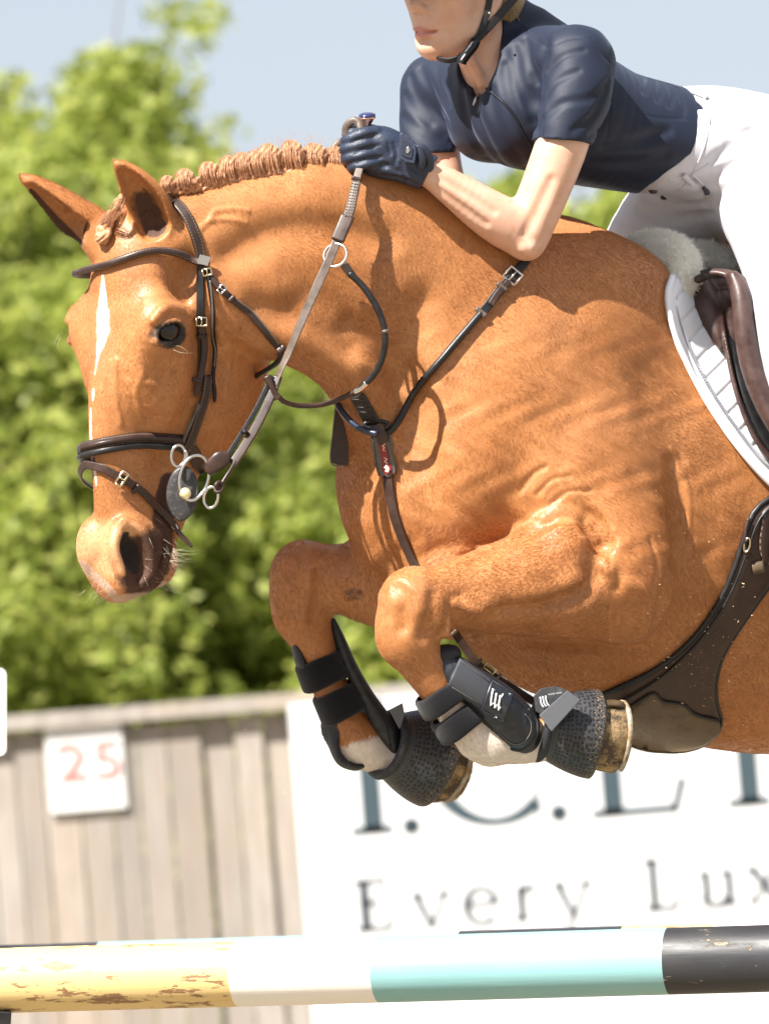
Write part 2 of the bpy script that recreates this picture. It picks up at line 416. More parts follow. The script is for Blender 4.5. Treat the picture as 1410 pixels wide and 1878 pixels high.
for sgn in (1, -1):
    G.chain([H(-150, 905, 50 * sgn) + (5, 6), H(-128, 950, 52 * sgn) + (5, 7), H(-110, 1000, 52 * sgn) + (4, 8), H(-98, 1050, 52 * sgn) + (4, 10), H(-92, 1092, 44 * sgn) + (5, 12)], k=7, mode='cut')  # mouth line
    # nostril opening
    G.chain([H(-10, 978, 74 * sgn) + (8, 20), H(-17, 1000, 76 * sgn) + (22, 34), H(-27, 1024, 76 * sgn) + (21, 34), H(-40, 1050, 76 * sgn) + (9, 20)], k=12, u=HA, mode='cut')
# eye socket and lids
EYE = H(-64, 607, 101)
for sgn in (1, -1):
    e = np.array(H(-64, 607, 101 * sgn))
    fw = nrm(np.array(HB) * sgn * .9 + np.array(HA) * .25)
    G.ell(e + fw * 18, (29, 18, 34), k=6, d=nrm(-HA + np.array((0, -.3, 0))), u=(0, 1, 0), mode='cut')
    G.chain([tuple(e + HA * 29 + HV * 16 + fw * 18) + (4, 4), tuple(e + HA * 22 + HV * -6 + fw * 19) + (3.5, 3.5), tuple(e + HA * 0 + HV * -18 + fw * 27) + (4.5, 4.5), tuple(e + HA * -20 + HV * -18 + fw * 25) + (4.5, 4.5), tuple(e + HA * -37 + HV * -10 + fw * 15) + (4, 4)], k=7)
    G.chain([tuple(e + HA * 30 + HV * 20 + fw * 17) + (4, 4), tuple(e + HA * 8 + HV * 24 + fw * 19) + (3.5, 3.5), tuple(e + HA * -18 + HV * 17 + fw * 18) + (3.5, 3.5), tuple(e + HA * -37 + HV * -6 + fw * 14) + (4, 4)], k=8)
    G.chain([tuple(e + HA * 36 + HV * -20 + fw * 16) + (5, 5), tuple(e + HA * 8 + HV * -42 + fw * 20) + (8, 8), tuple(e + HA * -32 + HV * -38 + fw * 12) + (6, 6)], k=14)
# ears
def ear(P, Nn, depth, cut):
    P = np.array(P, float); Nn = nrm(Nn); w = P[:, 3]
    T = nrm(P[-1, :3] - P[0, :3]); U = nrm(np.cross(Nn, T))
    Q = np.column_stack([P[:, :3], w, w * .8 + 3]); G.chain(Q, k=14, u=U, n=10)
    C = np.column_stack([P[:-1, :3] + Nn * (w[:-1, None] * depth), np.maximum(w[:-1] - 5, 2), w[:-1] * .8]); G.chain(C[cut:], k=5, u=U, n=10, mode='cut')
ear([(296, 432, 262, 26), (288, 408, 276, 36), (272, 374, 292, 39), (250, 340, 310, 31), (228, 313, 326, 17), (213, 298, 337, 4)], (-.30, .25, .9), .56, 1)
ear([(184, 425, 215, 30), (160, 412, 222, 42), (134, 397, 232, 42), (102, 369, 244, 32), (66, 341, 258, 19), (40, 323, 268, 4)], (-.62, .50, .62), .66, 1)
G.ell((186, 440, 232), (34, 40, 34), k=20); G.ell((306, 452, 258), (34, 36, 28), k=24)
# veins and skin folds
def vein(pts, r=2.1, off=-.3, k=8, mode='add'):
    xy = catmull(np.array(pts, float), 5); z = G.front(xy)
    ok = ~np.isnan(z); Q = np.column_stack([xy[ok], z[ok]]); g = G.grad(Q)
    w = r * np.clip(.35 + 1.3 * np.sin(np.linspace(.12, 3.02, len(Q))), .3, 1)
    Q = Q + g * ((off - w * .7)[:, None] if mode == 'add' else (w * off)[:, None])
    G.chain(np.column_stack([Q, w, w]), k=k, n=2, mode=mode)
for v in ([(362, 425), (385, 405), (420, 402), (450, 408)], [(385, 405), (395, 388), (425, 382), (455, 385)],
          [(330, 420), (350, 440), (360, 470)], [(255, 640), (262, 680), (250, 720), (262, 770)], [(270, 700), (300, 712), (330, 745)]):
    vein(v)

for v in ([(985, 905), (1010, 880), (1045, 872)], [(1010, 925), (1040, 902), (1080, 900)], [(955, 900), (975, 870), (1000, 855)], [(1190, 985), (1205, 1040), (1196, 1090)]):
    vein(v, r=1.6, k=10, mode='cut', off=.95)
for v in ([(1000, 945), (1035, 938), (1070, 955), (1092, 985)], [(860, 1096), (930, 1098), (1000, 1088), (1060, 1060)], [(1110, 1040), (1140, 1070), (1175, 1078)]):
    vein(v, r=5.5, k=22, off=-.4)
for v in ([(730, 1080), (742, 1110), (738, 1150)], [(796, 1090), (790, 1130), (775, 1165)], [(530, 1040), (545, 1080), (540, 1120)], [(588, 1050), (584, 1090), (574, 1130)]):
    vein(v, r=8, k=22, mode='cut', off=.7)
for v in ([(840, 1010), (900, 1000), (960, 975)], [(1230, 820), (1260, 900), (1262, 980)], [(395, 600), (420, 660), (415, 720)], [(215, 660), (212, 720), (222, 780)]):
    vein(v, r=2.6, k=8)
# broad unevenness of the coat over muscle
def lumps(X, Y, Z):
    w = np.clip((Y - 580) / 120, 0, 1) * np.clip((1200 - Y) / 100, 0, 1) * np.clip((X - 580) / 120, 0, 1) * np.clip((1440 - X) / 150, 0, 1)
    return w * (.8 * np.sin(X * .031 + 1.3 * np.sin(Y * .017)) * np.sin(Y * .027 + 1.1 * np.sin(X * .013 + Z * .02)) + 1.1 * np.sin(X * .083 + 2 * np.sin(Y * .05)) * np.sin(Y * .071 + Z * .03))
G.warp((560, 560, -300), (1440, 1200, 400), lumps)
HV_, HF_ = G.mesh()
print('horse', len(HV_), round(time.time() - T0, 1))

m = mat('horse_coat', rough=.42, spec=.5, sheen=.04); n = N(m); m_coat = m
m.node_tree.nodes['Principled BSDF'].inputs['Sheen Roughness'].default_value = .4
m.node_tree.nodes['Principled BSDF'].inputs['Sheen Tint'].default_value = (1, .75, .5, 1)
co = n.coord((1, 1, 1))
big = n.noise(co, 7, 4, .6); mid = n.noise(co, 38, 3, .6)
c = n.mix(n.ramp(big, [(.3, 0), (.7, 1)]), (.40, .147, .038), (.54, .235, .083))
c = n.mix(n.math('MULTIPLY', n.ramp(mid, [(.35, 0), (.7, 1)]), .45), c, (.31, .108, .027))
c = n.mix(n.math('MULTIPLY', n.ramp(n.noise(co, 6, 5, .6), [(.45, 0), (.72, 1)]), .42), c, (.24, .080, .02))
hair = n.noise(n.coord((420, 420, 150), (.3, .5, .6)), 1.6, 2, .7)
c = n.mix(n.math('MULTIPLY', n.ramp(hair, [(.35, 0), (.75, 1)]), .28), c, (.56, .30, .14))
fine = n.noise(co, 260, 2, .7)
def patchy(a, w=.35):
    t = n.math('ADD', n.attr(a), n.math('MULTIPLY', n.math('SUBTRACT', n.noise(co, 120, 3, .7), .5), w)); return n.ramp(t, [(.42, 0), (.62, 1)])
c = n.mix(patchy('light'), c, (.62, .33, .16))
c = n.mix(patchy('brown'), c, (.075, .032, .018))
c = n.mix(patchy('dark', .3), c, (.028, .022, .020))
c = n.mix(n.math('MULTIPLY', patchy('pink', .6), .8), c, (.50, .36, .28))
st_ = n.noise(n.coord((260, 260, 40), (0, .1, 0)), 1.0, 3, .7); wf = n.ramp(n.math('ADD', n.math('ADD', n.attr('white'), n.math('MULTIPLY', n.math('SUBTRACT', st_, .5), .9)), n.math('MULTIPLY', n.math('SUBTRACT', n.noise(co, 45, 3, .7), .5), .5)), [(.40, 0), (.72, 1)])
c = n.mix(wf, c, (.72, .63, .55))
c = n.mix(patchy('hoof', .1), c, n.mix(n.ramp(n.noise(co, 45, 4, .7), [(.4, 0), (.6, 1)]), (.50, .33, .14), (.07, .05, .035)))
n.base(c)
b1 = n.bump(hair, .35, .0012); b2 = n.bump(fine, .25, .001, b1); rg = n.n('TexNoise', noise_type='RIDGED_MULTIFRACTAL'); n.link(n.coord((1, 1, .6), (.2, .5, .3)), rg.inputs['Vector']); rg.inputs['Scale'].default_value = 7; rg.inputs['Detail'].default_value = 3; b3 = n.bump(rg.outputs[0], .10, .003, n.bump(n.noise(n.coord((1, 1, 1)), 26, 3, .6), .25, .004, b2)); n.norm(b3); n.rough(n.math('ADD', .42, n.math('MULTIPLY', n.math('ADD', n.attr('dark'), n.attr('brown')), .4), clamp=True))
horse = empty('horse', 'bright chestnut horse with braided mane and white blaze clearing a jump', 'horse', (1000, 900, -150))
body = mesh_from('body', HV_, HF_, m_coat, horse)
def sd_seg(P, pts, rads):
    """1 inside a tapered tube in picture xy"""
    out = np.zeros(len(P)); pts = np.array(pts, float)
    for i in range(len(pts) - 1):
        a, b = pts[i], pts[i + 1]; d = b - a; t = np.clip(((P - a) @ d) / (d @ d), 0, 1)
        q = np.linalg.norm(P - (a + t[:, None] * d), axis=1) / (rads[i] + t * (rads[i + 1] - rads[i]))
        out = np.maximum(out, np.clip(1.5 - q, 0, 1))
    return out
hv = HV_; ha = -(hv[:, 0] - 185) * .743 + (hv[:, 2] - 290) * .669; hb = (hv[:, 0] - 185) * .669 + (hv[:, 2] - 290) * .743
hd = (hv[:, 0] < 560)
front_face = (ha > -60) & hd
bl = sd_seg(np.column_stack([hb, hv[:, 1]]), [(-3, 505), (-1, 540), (1, 575), (3, 605), (1, 630), (0, 655), (-2, 685)], [3, 10, 16, 18, 11, 4, 1.5])
bl = np.maximum(bl, sd_seg(np.column_stack([hb, hv[:, 1]]), [(-2, 716), (-2, 732)], [4, 4])) 
bl = np.maximum(bl, sd_seg(np.column_stack([hb, hv[:, 1]]), [(-8, 745), (-10, 800), (-6, 860), (-4, 890)], [2, 6, 6, 2])) * front_face
sock_n = np.clip((hv[:, 1] - (1285 + .25 * (hv[:, 0] - 830))) / 40 + .5, 0, 1) * (hv[:, 0] > 800) * (hv[:, 2] > 60) * (hv[:, 0] < 1040)
sock_f = np.clip(((hv[:, 1] - 1350) + .35 * (hv[:, 0] - 680)) / 30 + .5, 0, 1) * (hv[:, 0] < 790) * (hv[:, 2] < 0) * (hv[:, 1] > 1250)
chest_nut = np.zeros(len(hv)); q = np.linalg.norm((hv - np.array((650, 1090, -36))) / np.array((27, 17, 22)), axis=1); chest_nut = np.clip(1.6 - q, 0, 1)
set_attr(body, 'white', np.maximum.reduce([bl, sock_n, sock_f]))
mz = np.clip(1.6 - np.linalg.norm(np.column_stack([(ha + 66) / 56, (hv[:, 1] - 1034) / 62]), axis=1), 0, 1) * (np.abs(hb) > 25) * hd
mz = np.maximum(mz, sd_seg(np.column_stack([ha, hv[:, 1]]), [(-135, 890), (-112, 960), (-100, 1040), (-96, 1080)], [24, 32, 32, 22]) * hd * (np.abs(hb) > 15)) 
ey = 0
for sgn in (1, -1):
    e = np.array(H(-64, 607, 101 * sgn)); q = (hv - e); qa = q @ HA; qv = q[:, 1]; qb = np.abs(q @ HB)
    ey = np.maximum(ey, np.clip(1.55 - np.sqrt((qa / 41) ** 2 + ((qv - 5) / 28) ** 2 + (qb / 60) ** 2), 0, 1))
inn = np.zeros(len(hv))
def inside(pts, rads, off, Nn):
    P = np.array(pts, float) + nrm(Nn) * off; o = np.zeros(len(hv))
    for i in range(len(P) - 1):
        a, b = P[i], P[i + 1]; d = b - a; t = np.clip(((hv - a) @ d) / (d @ d), 0, 1)
        o = np.maximum(o, np.clip(1.5 - np.linalg.norm(hv - (a + t[:, None] * d), axis=1) / (rads[i] + t * (rads[i + 1] - rads[i])), 0, 1))
    return o
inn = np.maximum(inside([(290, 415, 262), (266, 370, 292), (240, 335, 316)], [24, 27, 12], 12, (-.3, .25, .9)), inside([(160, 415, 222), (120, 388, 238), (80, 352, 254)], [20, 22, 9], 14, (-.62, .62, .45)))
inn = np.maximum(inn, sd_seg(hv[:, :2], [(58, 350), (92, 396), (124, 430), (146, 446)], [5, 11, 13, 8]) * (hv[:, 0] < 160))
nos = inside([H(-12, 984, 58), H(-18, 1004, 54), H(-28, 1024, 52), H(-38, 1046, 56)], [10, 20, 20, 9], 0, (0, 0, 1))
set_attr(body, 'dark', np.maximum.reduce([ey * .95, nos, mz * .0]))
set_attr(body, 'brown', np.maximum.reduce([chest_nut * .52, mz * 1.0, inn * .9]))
lt = np.clip(1.5 - np.linalg.norm(np.column_stack([(ha + 8) / 44, (hv[:, 1] - 1006) / 64]), axis=1), 0, 1) * hd * .7
set_attr(body, 'light', np.maximum(lt, chest_nut * .5))
set_attr(body, 'pink', np.maximum(chest_nut * 0, .7 * sd_seg(hv[:, :2], [(150, 1035), (195, 1075), (215, 1098), (285, 1092), (303, 1070)], [12, 9, 9, 11, 7]) * (hv[:, 0] < 330) * (hv[:, 1] > 1020)))
set_attr(body, 'hoof', np.maximum((hv[:, 0] > 1078) & (hv[:, 0] < 1170) & (hv[:, 1] > 1270) & (hv[:, 1] < 1430) & (hv[:, 2] > 0), (hv[:, 0] > 780) & (hv[:, 0] < 890) & (hv[:, 1] > 1300) & (hv[:, 2] < -60)).astype(float))
# eyes
m_eye = mat('horse_eye', (.010, .005, .003), .04, spec=.5)
for sgn in (1, -1):
    e = np.array(H(-64, 607, 101 * sgn)); fw = nrm(np.array(HB) * sgn * .9 + np.array(HA) * .25)
    th = np.linspace(0, math.pi, 25); ph = np.linspace(0, 2 * math.pi, 37)[:-1]
    V = [e + fw * 0 + np.array((30 * math.sin(t) * math.cos(p), 26 * math.sin(t) * math.sin(p), 28 * math.cos(t))) for t in th for p in ph]
    Fq = [(i * 36 + j, i * 36 + (j + 1) % 36, (i + 1) * 36 + (j + 1) % 36, (i + 1) * 36 + j) for i in range(24) for j in range(36)]
    mesh_from('eyeball', V, Fq, m_eye, horse)
# ------------------------------------------------------------------ the arena
def box_mesh(bm_list, x0, x1, y0, y1, z0, z1):
    b = len(bm_list[0]); V, F = bm_list
    V += [(x0, y0, z0), (x1, y0, z0), (x1, y1, z0), (x0, y1, z0), (x0, y0, z1), (x1, y0, z1), (x1, y1, z1), (x0, y1, z1)]
    F += [[b + i for i in q] for q in ((0, 3, 2, 1), (4, 5, 6, 7), (0, 1, 5, 4), (1, 2, 6, 5), (2, 3, 7, 6), (3, 0, 4, 7))]
def ray(px, py, Y):
    """world point at depth Y (along world +Y) seen at picture point px, py"""
    d = -DIST * CB + (px - 705) * S * CR - (py - 939) * S * CU
    return CO + d * (Y / d[1])
# ground
m = mat('sand', rough=.95, spec=.1); n = N(m); co = n.coord()
n.base(n.mix(n.noise(co, .8, 6, .7), (.20, .165, .115), (.28, .23, .165))); n.norm(n.bump(n.noise(co, 12, 6, .8), .6, .03))
gnd = mesh_from('ground', [(-400, -60, 0), (400, -60, 0), (400, 900, 0), (-400, 900, 0)], [[0, 1, 2, 3]], m, world=True)
tag(gnd, kind='structure')
# fence of upright boards
FY = 20.5
fl = ray(0, 1318, FY); fr = ray(1410, 1232, FY)
FH = (ray(300, 1300, FY)[2] + ray(1100, 1252, FY)[2]) / 2
print('fence height', FH, fl, fr)
m = mat('weathered_boards', rough=.85, spec=.15); n = N(m)
isl = n.n('NewGeometry'); rnd = isl.outputs['Random Per Island']
co = n.coord((9, 9, 1)); grain = n.noise(co, 3.2, 5, .65); co2 = n.coord((1, 1, .35)); blot = n.noise(co2, 2.2, 3, .6)
c = n.mix(n.ramp(rnd, [(0, 0), (1, 1)]), (.26, .235, .21), (.41, .375, .34))
c = n.mix(n.ramp(grain, [(.3, .8), (.65, 0)]), c, (.22, .19, .165))
c = n.mix(n.math('MULTIPLY', n.ramp(blot, [(.45, 0), (.7, 1)]), .5), c, (.37, .28, .20))
n.base(c); m_board = m
fence = empty('board_fence', 'weathered grey upright board fence with a top rail behind the jump', 'fence', (300, 1500, -9000))
fence.location = (0, FY, 0); fence.matrix_world = Matrix.Translation((0, FY, 0))
L = ([], []); x = -14.0
while x < 14:
    w = random.uniform(.095, .125); y = FY + random.choice((0, .022)); box_mesh(L, x, x + w - .006, y, y + .02, .03 + random.uniform(0, .02), FH - .03 + random.uniform(-.01, .004)); x += w
mesh_from('boards', *L, m_board, fence, smooth=False, world=True)
L = ([], []); box_mesh(L, -14, 14, FY - .05, FY + .09, FH - .02, FH + .035); mesh_from('top_rail', *L, m_board, fence, smooth=False, world=True)
for i in range(-5, 6):
    L = ([], []); box_mesh(L, i * 2.6 - .05, i * 2.6 + .05, FY + .045, FY + .15, 0, FH - .022); mesh_from('post', *L, m_board, fence, smooth=False, world=True)
# number board 25
def text_obj(txt, size, loc, mtl, parent, name='lettering', extr=.002, font=None, sx=1.0, space=1.0):
    cu = bpy.data.curves.new(name, 'FONT'); cu.body = txt; cu.size = size; cu.extrude = extr; cu.space_character = space
    o = bpy.data.objects.new(name, cu); COL.objects.link(o)
    bpy.context.view_layer.update(); dg = bpy.context.evaluated_depsgraph_get()
    me = bpy.data.meshes.new_from_object(o.evaluated_get(dg)); bpy.data.objects.remove(o)
    me.transform(Matrix.Scale(sx, 4, (1, 0, 0))); me.transform(Matrix.Rotation(R(90), 4, 'X')); me.transform(Matrix.Translation(Vector(loc) - Vector(parent.matrix_world.translation)))
    me.materials.clear(); me.materials.append(mtl); o = bpy.data.objects.new(name, me); link(o, parent); return o
m_white = mat('white_board', (.80, .80, .79), .45)
n = N(m_white); n.base(n.mix(n.ramp(n.noise(n.coord(), 3, 5, .6), [(.4, 0), (.8, 1)]), (.66, .66, .65), (.58, .56, .53)))
m_red = mat('faded_red', (.50, .19, .17), .6)
a = ray(75, 1333, FY - .06); b = ray(238, 1480, FY - .06)
sg = empty('number_sign', 'white square board with faded red number 25 on the fence', 'sign', (150, 1400, -9000))
sg.location = (a[0], FY - .06, b[2]); sg.matrix_world = Matrix.Translation(sg.location)
L = ([], []); box_mesh(L, a[0] + .01, b[0] - .01, FY - .022, FY - .004, b[2], a[2]); mesh_from('panel', *L, m_white, sg, smooth=False, world=True)
t = ray(103, 1432, FY - .078); text_obj('25', .185, (t[0], FY - .027, t[2]), m_red, sg, 'number', sx=1.28, space=1.05)
# sponsor banner: own serif letters
m_ban = mat('banner_white', (.66, .67, .68), .5); m_ink = mat('banner_ink', (.035, .06, .075), .5); m_grey = mat('banner_grey', (.05, .06, .075), .5)
ban = empty('sponsor_banner', 'large white banner with dark serif lettering hung on the board fence', 'banner', (900, 1500, -9000))
BY = FY - .075
x0 = ray(545, 1500, BY)[0]; z1 = ray(900, 1262, BY)[2]; z0 = .12
ban.location = (x0, BY, z0); ban.matrix_world = Matrix.Translation(ban.location)
L = ([], []); box_mesh(L, x0, x0 + 4.3, BY - .01, BY + .01, z0, z1); mesh_from('sheet', *L, m_ban, ban, smooth=False, world=True)
class Ink:
    def __init__(s): s.V = []; s.F = []
    def poly(s, P):
        b = len(s.V); k = len(P); s.V += [(x, BY - .0135, z) for x, z in P] + [(x, BY - .0105, z) for x, z in P]
        s.F.append([b + i for i in range(k)]); s.F.append([b + k + i for i in reversed(range(k))])
        for i in range(k): s.F.append([b + i, b + (i + 1) % k, b + k + (i + 1) % k, b + k + i][::-1])
    def bar(s, x0, z0, x1, z1): s.poly([(x0, z0), (x1, z0), (x1, z1), (x0, z1)])
    def stroke(s, P, w):
        P = np.array(P, float)
        for i in range(len(P) - 1):
            d = nrm(P[i + 1] - P[i]); q = np.array((-d[1], d[0])); a, b_ = w[i] / 2, w[i + 1] / 2
            e = d * .0008
            s.poly([tuple(P[i] - q * a - e), tuple(P[i + 1] - q * b_ + e), tuple(P[i + 1] + q * b_ + e), tuple(P[i] + q * a - e)])
    def arc(s, cx, cz, rx, rz, a0, a1, wmax, wmin, nn=26):
        A = np.linspace(R(a0), R(a1), nn); s.stroke([(cx + rx * math.cos(t), cz + rz * math.sin(t)) for t in A], [wmin + (wmax - wmin) * abs(math.cos(t)) ** 1.5 for t in A])
def glyph(ink, ch, x, z, h):
    """serif capital or small letter, origin at lower left; returns the advance"""
    T_, t_ = max(h * .15, .036), max(h * .055, .016)
    if ch == 'I': ink.bar(x + h * .09, z, x + h * .09 + T_, z + h); ink.bar(x, z, x + h * .315, z + t_); ink.bar(x, z + h - t_, x + h * .315, z + h); return h * .36
    if ch == '.': ink.arc(x + h * .07, z + h * .05, h * .033, h * .033, 0, 360, h * .07, h * .07, 14); return h * .3
    if ch == 'C': ink.arc(x + h * .5, z + h * .5, h * .46, h * .5, 48, 312, T_, t_); ink.bar(x + h * .80, z + h * .70, x + h * .825, z + h * .97); ink.bar(x + h * .80, z + h * .04, x + h * .825, z + h * .26); return h * .95
    if ch in 'EF':
        ink.bar(x + h * .09, z, x + h * .09 + T_, z + h); ink.bar(x, z + h - t_, x + h * .62, z + h); ink.bar(x + h * .1, z + h * .5, x + h * .45, z + h * .5 + t_)
        if ch == 'E': ink.bar(x, z, x + h * .64, z + t_); ink.stroke([(x + h * .62, z), (x + h * .70, z + h * .25)], [h * .05, t_])
        ink.bar(x + h * .6, z + h * .8, x + h * .62, z + h); ink.bar(x + h * .44, z + h * .42, x + h * .46, z + h * .62); return h * .72
    if ch == 'H':
        for q in (.09, .66): ink.bar(x + h * q, z, x + h * q + T_, z + h); ink.bar(x + h * (q - .09), z, x + h * (q + .225), z + t_); ink.bar(x + h * (q - .09), z + h - t_, x + h * (q + .225), z + h)
        ink.bar(x + h * .1, z + h * .49, x + h * .7, z + h * .49 + t_); return h
    if ch == 'L': ink.bar(x + h * .09, z, x + h * .09 + T_ * .8, z + h); ink.bar(x, z, x + h * .58, z + t_); ink.bar(x, z + h - t_, x + h * .28, z + h); ink.stroke([(x + h * .56, z), (x + h * .62, z + h * .25)], [h * .05, t_]); return h * .66
    w = h * .145; q = h * .68; t_ = h * .075                                        # small letters, x-height q
    if ch == 'v': ink.stroke([(x, z + q), (x + q * .42, z)], [w, w * .8]); ink.stroke([(x + q * .42, z), (x + q * .86, z + q)], [t_, t_]); ink.bar(x - q * .08, z + q - t_, x + q * .22, z + q); ink.bar(x + q * .66, z + q - t_, x + q, z + q); return q
    if ch == 'y': ink.stroke([(x, z + q), (x + q * .42, z)], [w, w * .8]); ink.stroke([(x + q * .86, z + q), (x + q * .42, z), (x + q * .2, z - q * .35), (x, z - q * .4)], [t_, t_, t_, w * .7]); ink.bar(x - q * .08, z + q - t_, x + q * .22, z + q); ink.bar(x + q * .66, z + q - t_, x + q, z + q); return q
    if ch == 'e': ink.arc(x + q * .46, z + q * .5, q * .42, q * .5, 5, 320, w, t_, 22); ink.bar(x + q * .06, z + q * .5, x + q * .88, z + q * .5 + t_); return q
    if ch == 'r': ink.bar(x + q * .1, z, x + q * .1 + w, z + q); ink.bar(x, z, x + q * .36, z + t_); ink.stroke([(x + q * .14, z + q * .6), (x + q * .4, z + q * .95), (x + q * .6, z + q * .9)], [t_, w * .6, w]); return q * .8
    if ch == 'u': ink.bar(x + q * .08, z + q * .2, x + q * .08 + w, z + q); ink.arc(x + q * .42, z + q * .26, q * .29, q * .26, 180, 350, w, t_, 12); ink.bar(x + q * .72, z, x + q * .72 + w, z + q); ink.bar(x, z + q - t_, x + q * .2, z + q); ink.bar(x + q * .6, z + q - t_, x + q * .8, z + q); ink.bar(x + q * .75, z, x + q * 1.0, z + t_); return q * 1.05
    if ch == 'x': ink.stroke([(x + q * .08, z + q), (x + q * .8, z)], [w, w]); ink.stroke([(x + q * .8, z + q), (x + q * .05, z)], [t_, t_]); ink.bar(x - q * .05, z + q - t_, x + q * .28, z + q); ink.bar(x + q * .62, z + q - t_, x + q * .95, z + q); ink.bar(x - q * .05, z, x + q * .24, z + t_); ink.bar(x + q * .6, z, x + q * .95, z + t_); return q * .95
    return h * .4
def put_glyph(ch, px, py, h, mtl):
    g = Ink(); p = ray(px, py, BY); glyph(g, ch, p[0], p[2], h); mesh_from('letter', g.V, g.F, mtl, ban, smooth=False, world=True)
HC = .47
for ch, px, py in (('I', 645, 1532), ('.', 738, 1528), ('C', 790, 1516), ('.', 1008, 1504), ('E', 1085, 1500), ('H', 1335, 1480)):
    put_glyph(ch, px, py, HC, m_ink)
for ch, px, py in (('E', 655, 1710), ('v', 765, 1703), ('e', 855, 1696), ('r', 945, 1690), ('y', 1025, 1684), ('L', 1185, 1672), ('u', 1285, 1664), ('x', 1375, 1657)):
    put_glyph(ch, px, py, .185, m_grey)
# ---- trees and hedge beyond the fence
m = mat('leaves', rough=.5, spec=.4); n = N(m); g = n.n('NewGeometry')
rr = g.outputs['Random Per Island']; m_leaf = m
n.base(n.ramp(rr, [(0, (.15, .20, .035)), (.5, (.30, .35, .07)), (1, (.48, .50, .14))]))
b = m.node_tree.nodes['Principled BSDF']; out = m.node_tree.nodes['Material Output']
tl = n.n('BsdfTranslucent'); n.link(n.ramp(rr, [(0, (.26, .34, .05)), (1, (.55, .58, .14))]), tl.inputs[0])
mx = n.n('MixShader'); mx.inputs[0].default_value = .48; n.link(b.outputs[0], mx.inputs[1]); n.link(tl.outputs[0], mx.inputs[2]); n.link(mx.outputs[0], out.inputs[0])
m_bark = mat('bark', (.16, .12, .085), .9); n = N(m_bark); n.base(n.mix(n.noise(n.coord((1, 1, .3)), 14, 4, .7), (.10, .075, .05), (.26, .21, .16)))
rng = np.random.default_rng(5)
def leaves_mesh(C, rad, size, name, parent):
    """leaf-sized faces scattered in clumps"""
    P = C; k = len(P); nn = rng.normal(size=(k, 3)); nn[:, 2] += .4; nn /= np.linalg.norm(nn, axis=1)[:, None]
    t = np.cross(nn, rng.normal(size=(k, 3))); t /= np.linalg.norm(t, axis=1)[:, None]; b_ = np.cross(nn, t)
    s_ = (size * rng.uniform(.6, 1.3, k))[:, None]
    V = np.stack([P - t * s_, P + b_ * s_ * .55 + nn * s_ * .1, P + t * s_, P - b_ * s_ * .55 + nn * s_ * .1], 1).reshape(-1, 3)
    return mesh_from(name, V, np.arange(4 * k).reshape(k, 4), m_leaf, parent, world=True, smooth=False)
def limb(V, F, P, r):
    P = np.array(P, float); base = len(V); k = 7
    for i, p in enumerate(P):
        d = nrm(P[min(i + 1, len(P) - 1)] - P[max(i - 1, 0)]); u = nrm(np.cross(d, (.3, 1, .1))); v = np.cross(d, u)
        for j in range(k): a_ = 2 * math.pi * j / k; V.append(tuple(p + (u * math.cos(a_) + v * math.sin(a_)) * r[i]))
    for i in range(len(P) - 1):
        for j in range(k): F.append([base + i * k + j, base + i * k + (j + 1) % k, base + (i + 1) * k + (j + 1) % k, base + (i + 1) * k + j])
def tree(x, y, h, w, label, dens=1.0, name='tree', open_=.0, cat='tree', group=None, low=.2):
    root = bpy.data.objects.new(name, None); root.location = (x, y, 0); link(root); root.matrix_world = Matrix.Translation((x, y, 0)); tag(root, label, cat, group)
    V, F = [], []; top = np.array((x + rng.normal() * .2, y, h * .92)); b0 = np.array((x, y, -.05))
    tr = [b0 + (top - b0) * t + np.array((math.sin(t * 5 + x) * .12, 0, 0)) for t in np.linspace(0, 1, 7)]
    limb(V, F, tr, [.02 * h * (1 - t * .9) + .01 for t in np.linspace(0, 1, 7)])
    tips = []
    nb = int(26 * dens) + 8
    for i in range(nb):
        t = rng.uniform(low, 1) ** .8; p0 = b0 + (top - b0) * t; a_ = rng.uniform(0, 2 * math.pi)
        prof = w * (1 - ((t - .5) / .62) ** 2) ** .5 if abs(t - .5) < .62 else w * .2
        L_ = prof * rng.uniform(.55, 1.0); p1 = p0 + np.array((math.cos(a_) * L_, math.sin(a_) * L_, L_ * rng.uniform(.15, .8)))
        mid = (p0 + p1) / 2 + np.array((0, 0, L_ * .12)); limb(V, F, [p0, mid, p1], [.007 * h * (1 - t * .6) + .006, .004 * h * (1 - t * .6) + .004, .004])
        for q in np.linspace(.35, 1.05, 5): tips.append((p0 * (1 - q) + p1 * q, .16 * w + .12))
        for _ in range(3):
            e = p1 + rng.normal(size=3) * .25 * w; tips.append((e, .12 * w + .1)); limb(V, F, [mid, (mid + e) / 2, e], [.006, .005, .003])
    for t in np.linspace(.78, 1.0, 9):
        a_ = rng.uniform(0, 2 * math.pi); p0 = b0 + (top - b0) * t; L_ = w * (1.25 - t) * 1.4; p1 = p0 + np.array((math.cos(a_) * L_, math.sin(a_) * L_, L_ * .9)); limb(V, F, [p0, (p0 + p1) / 2, p1], [.012, .008, .004])
        for q in (.5, .8, 1.05): tips.append((p0 * (1 - q) + p1 * q, .11 * w + .07))
    mesh_from('trunk', V, F, m_bark, root, world=True)
    pts = []
    for c_, r_ in tips:
        if rng.random() < open_: continue
        k = int(120 * dens * rng.uniform(.3, 1.5)); q = rng.normal(size=(k, 3)); q *= (r_ * rng.random(k) ** .5 / np.linalg.norm(q, axis=1))[:, None]; q[:, 2] *= .75; pts.append(c_ + q)
    leaves_mesh(np.vstack(pts), None, .046, 'crown', root); return root
def gx(px, Y): return ray(px, 900, Y)[0]
TY = 30.0
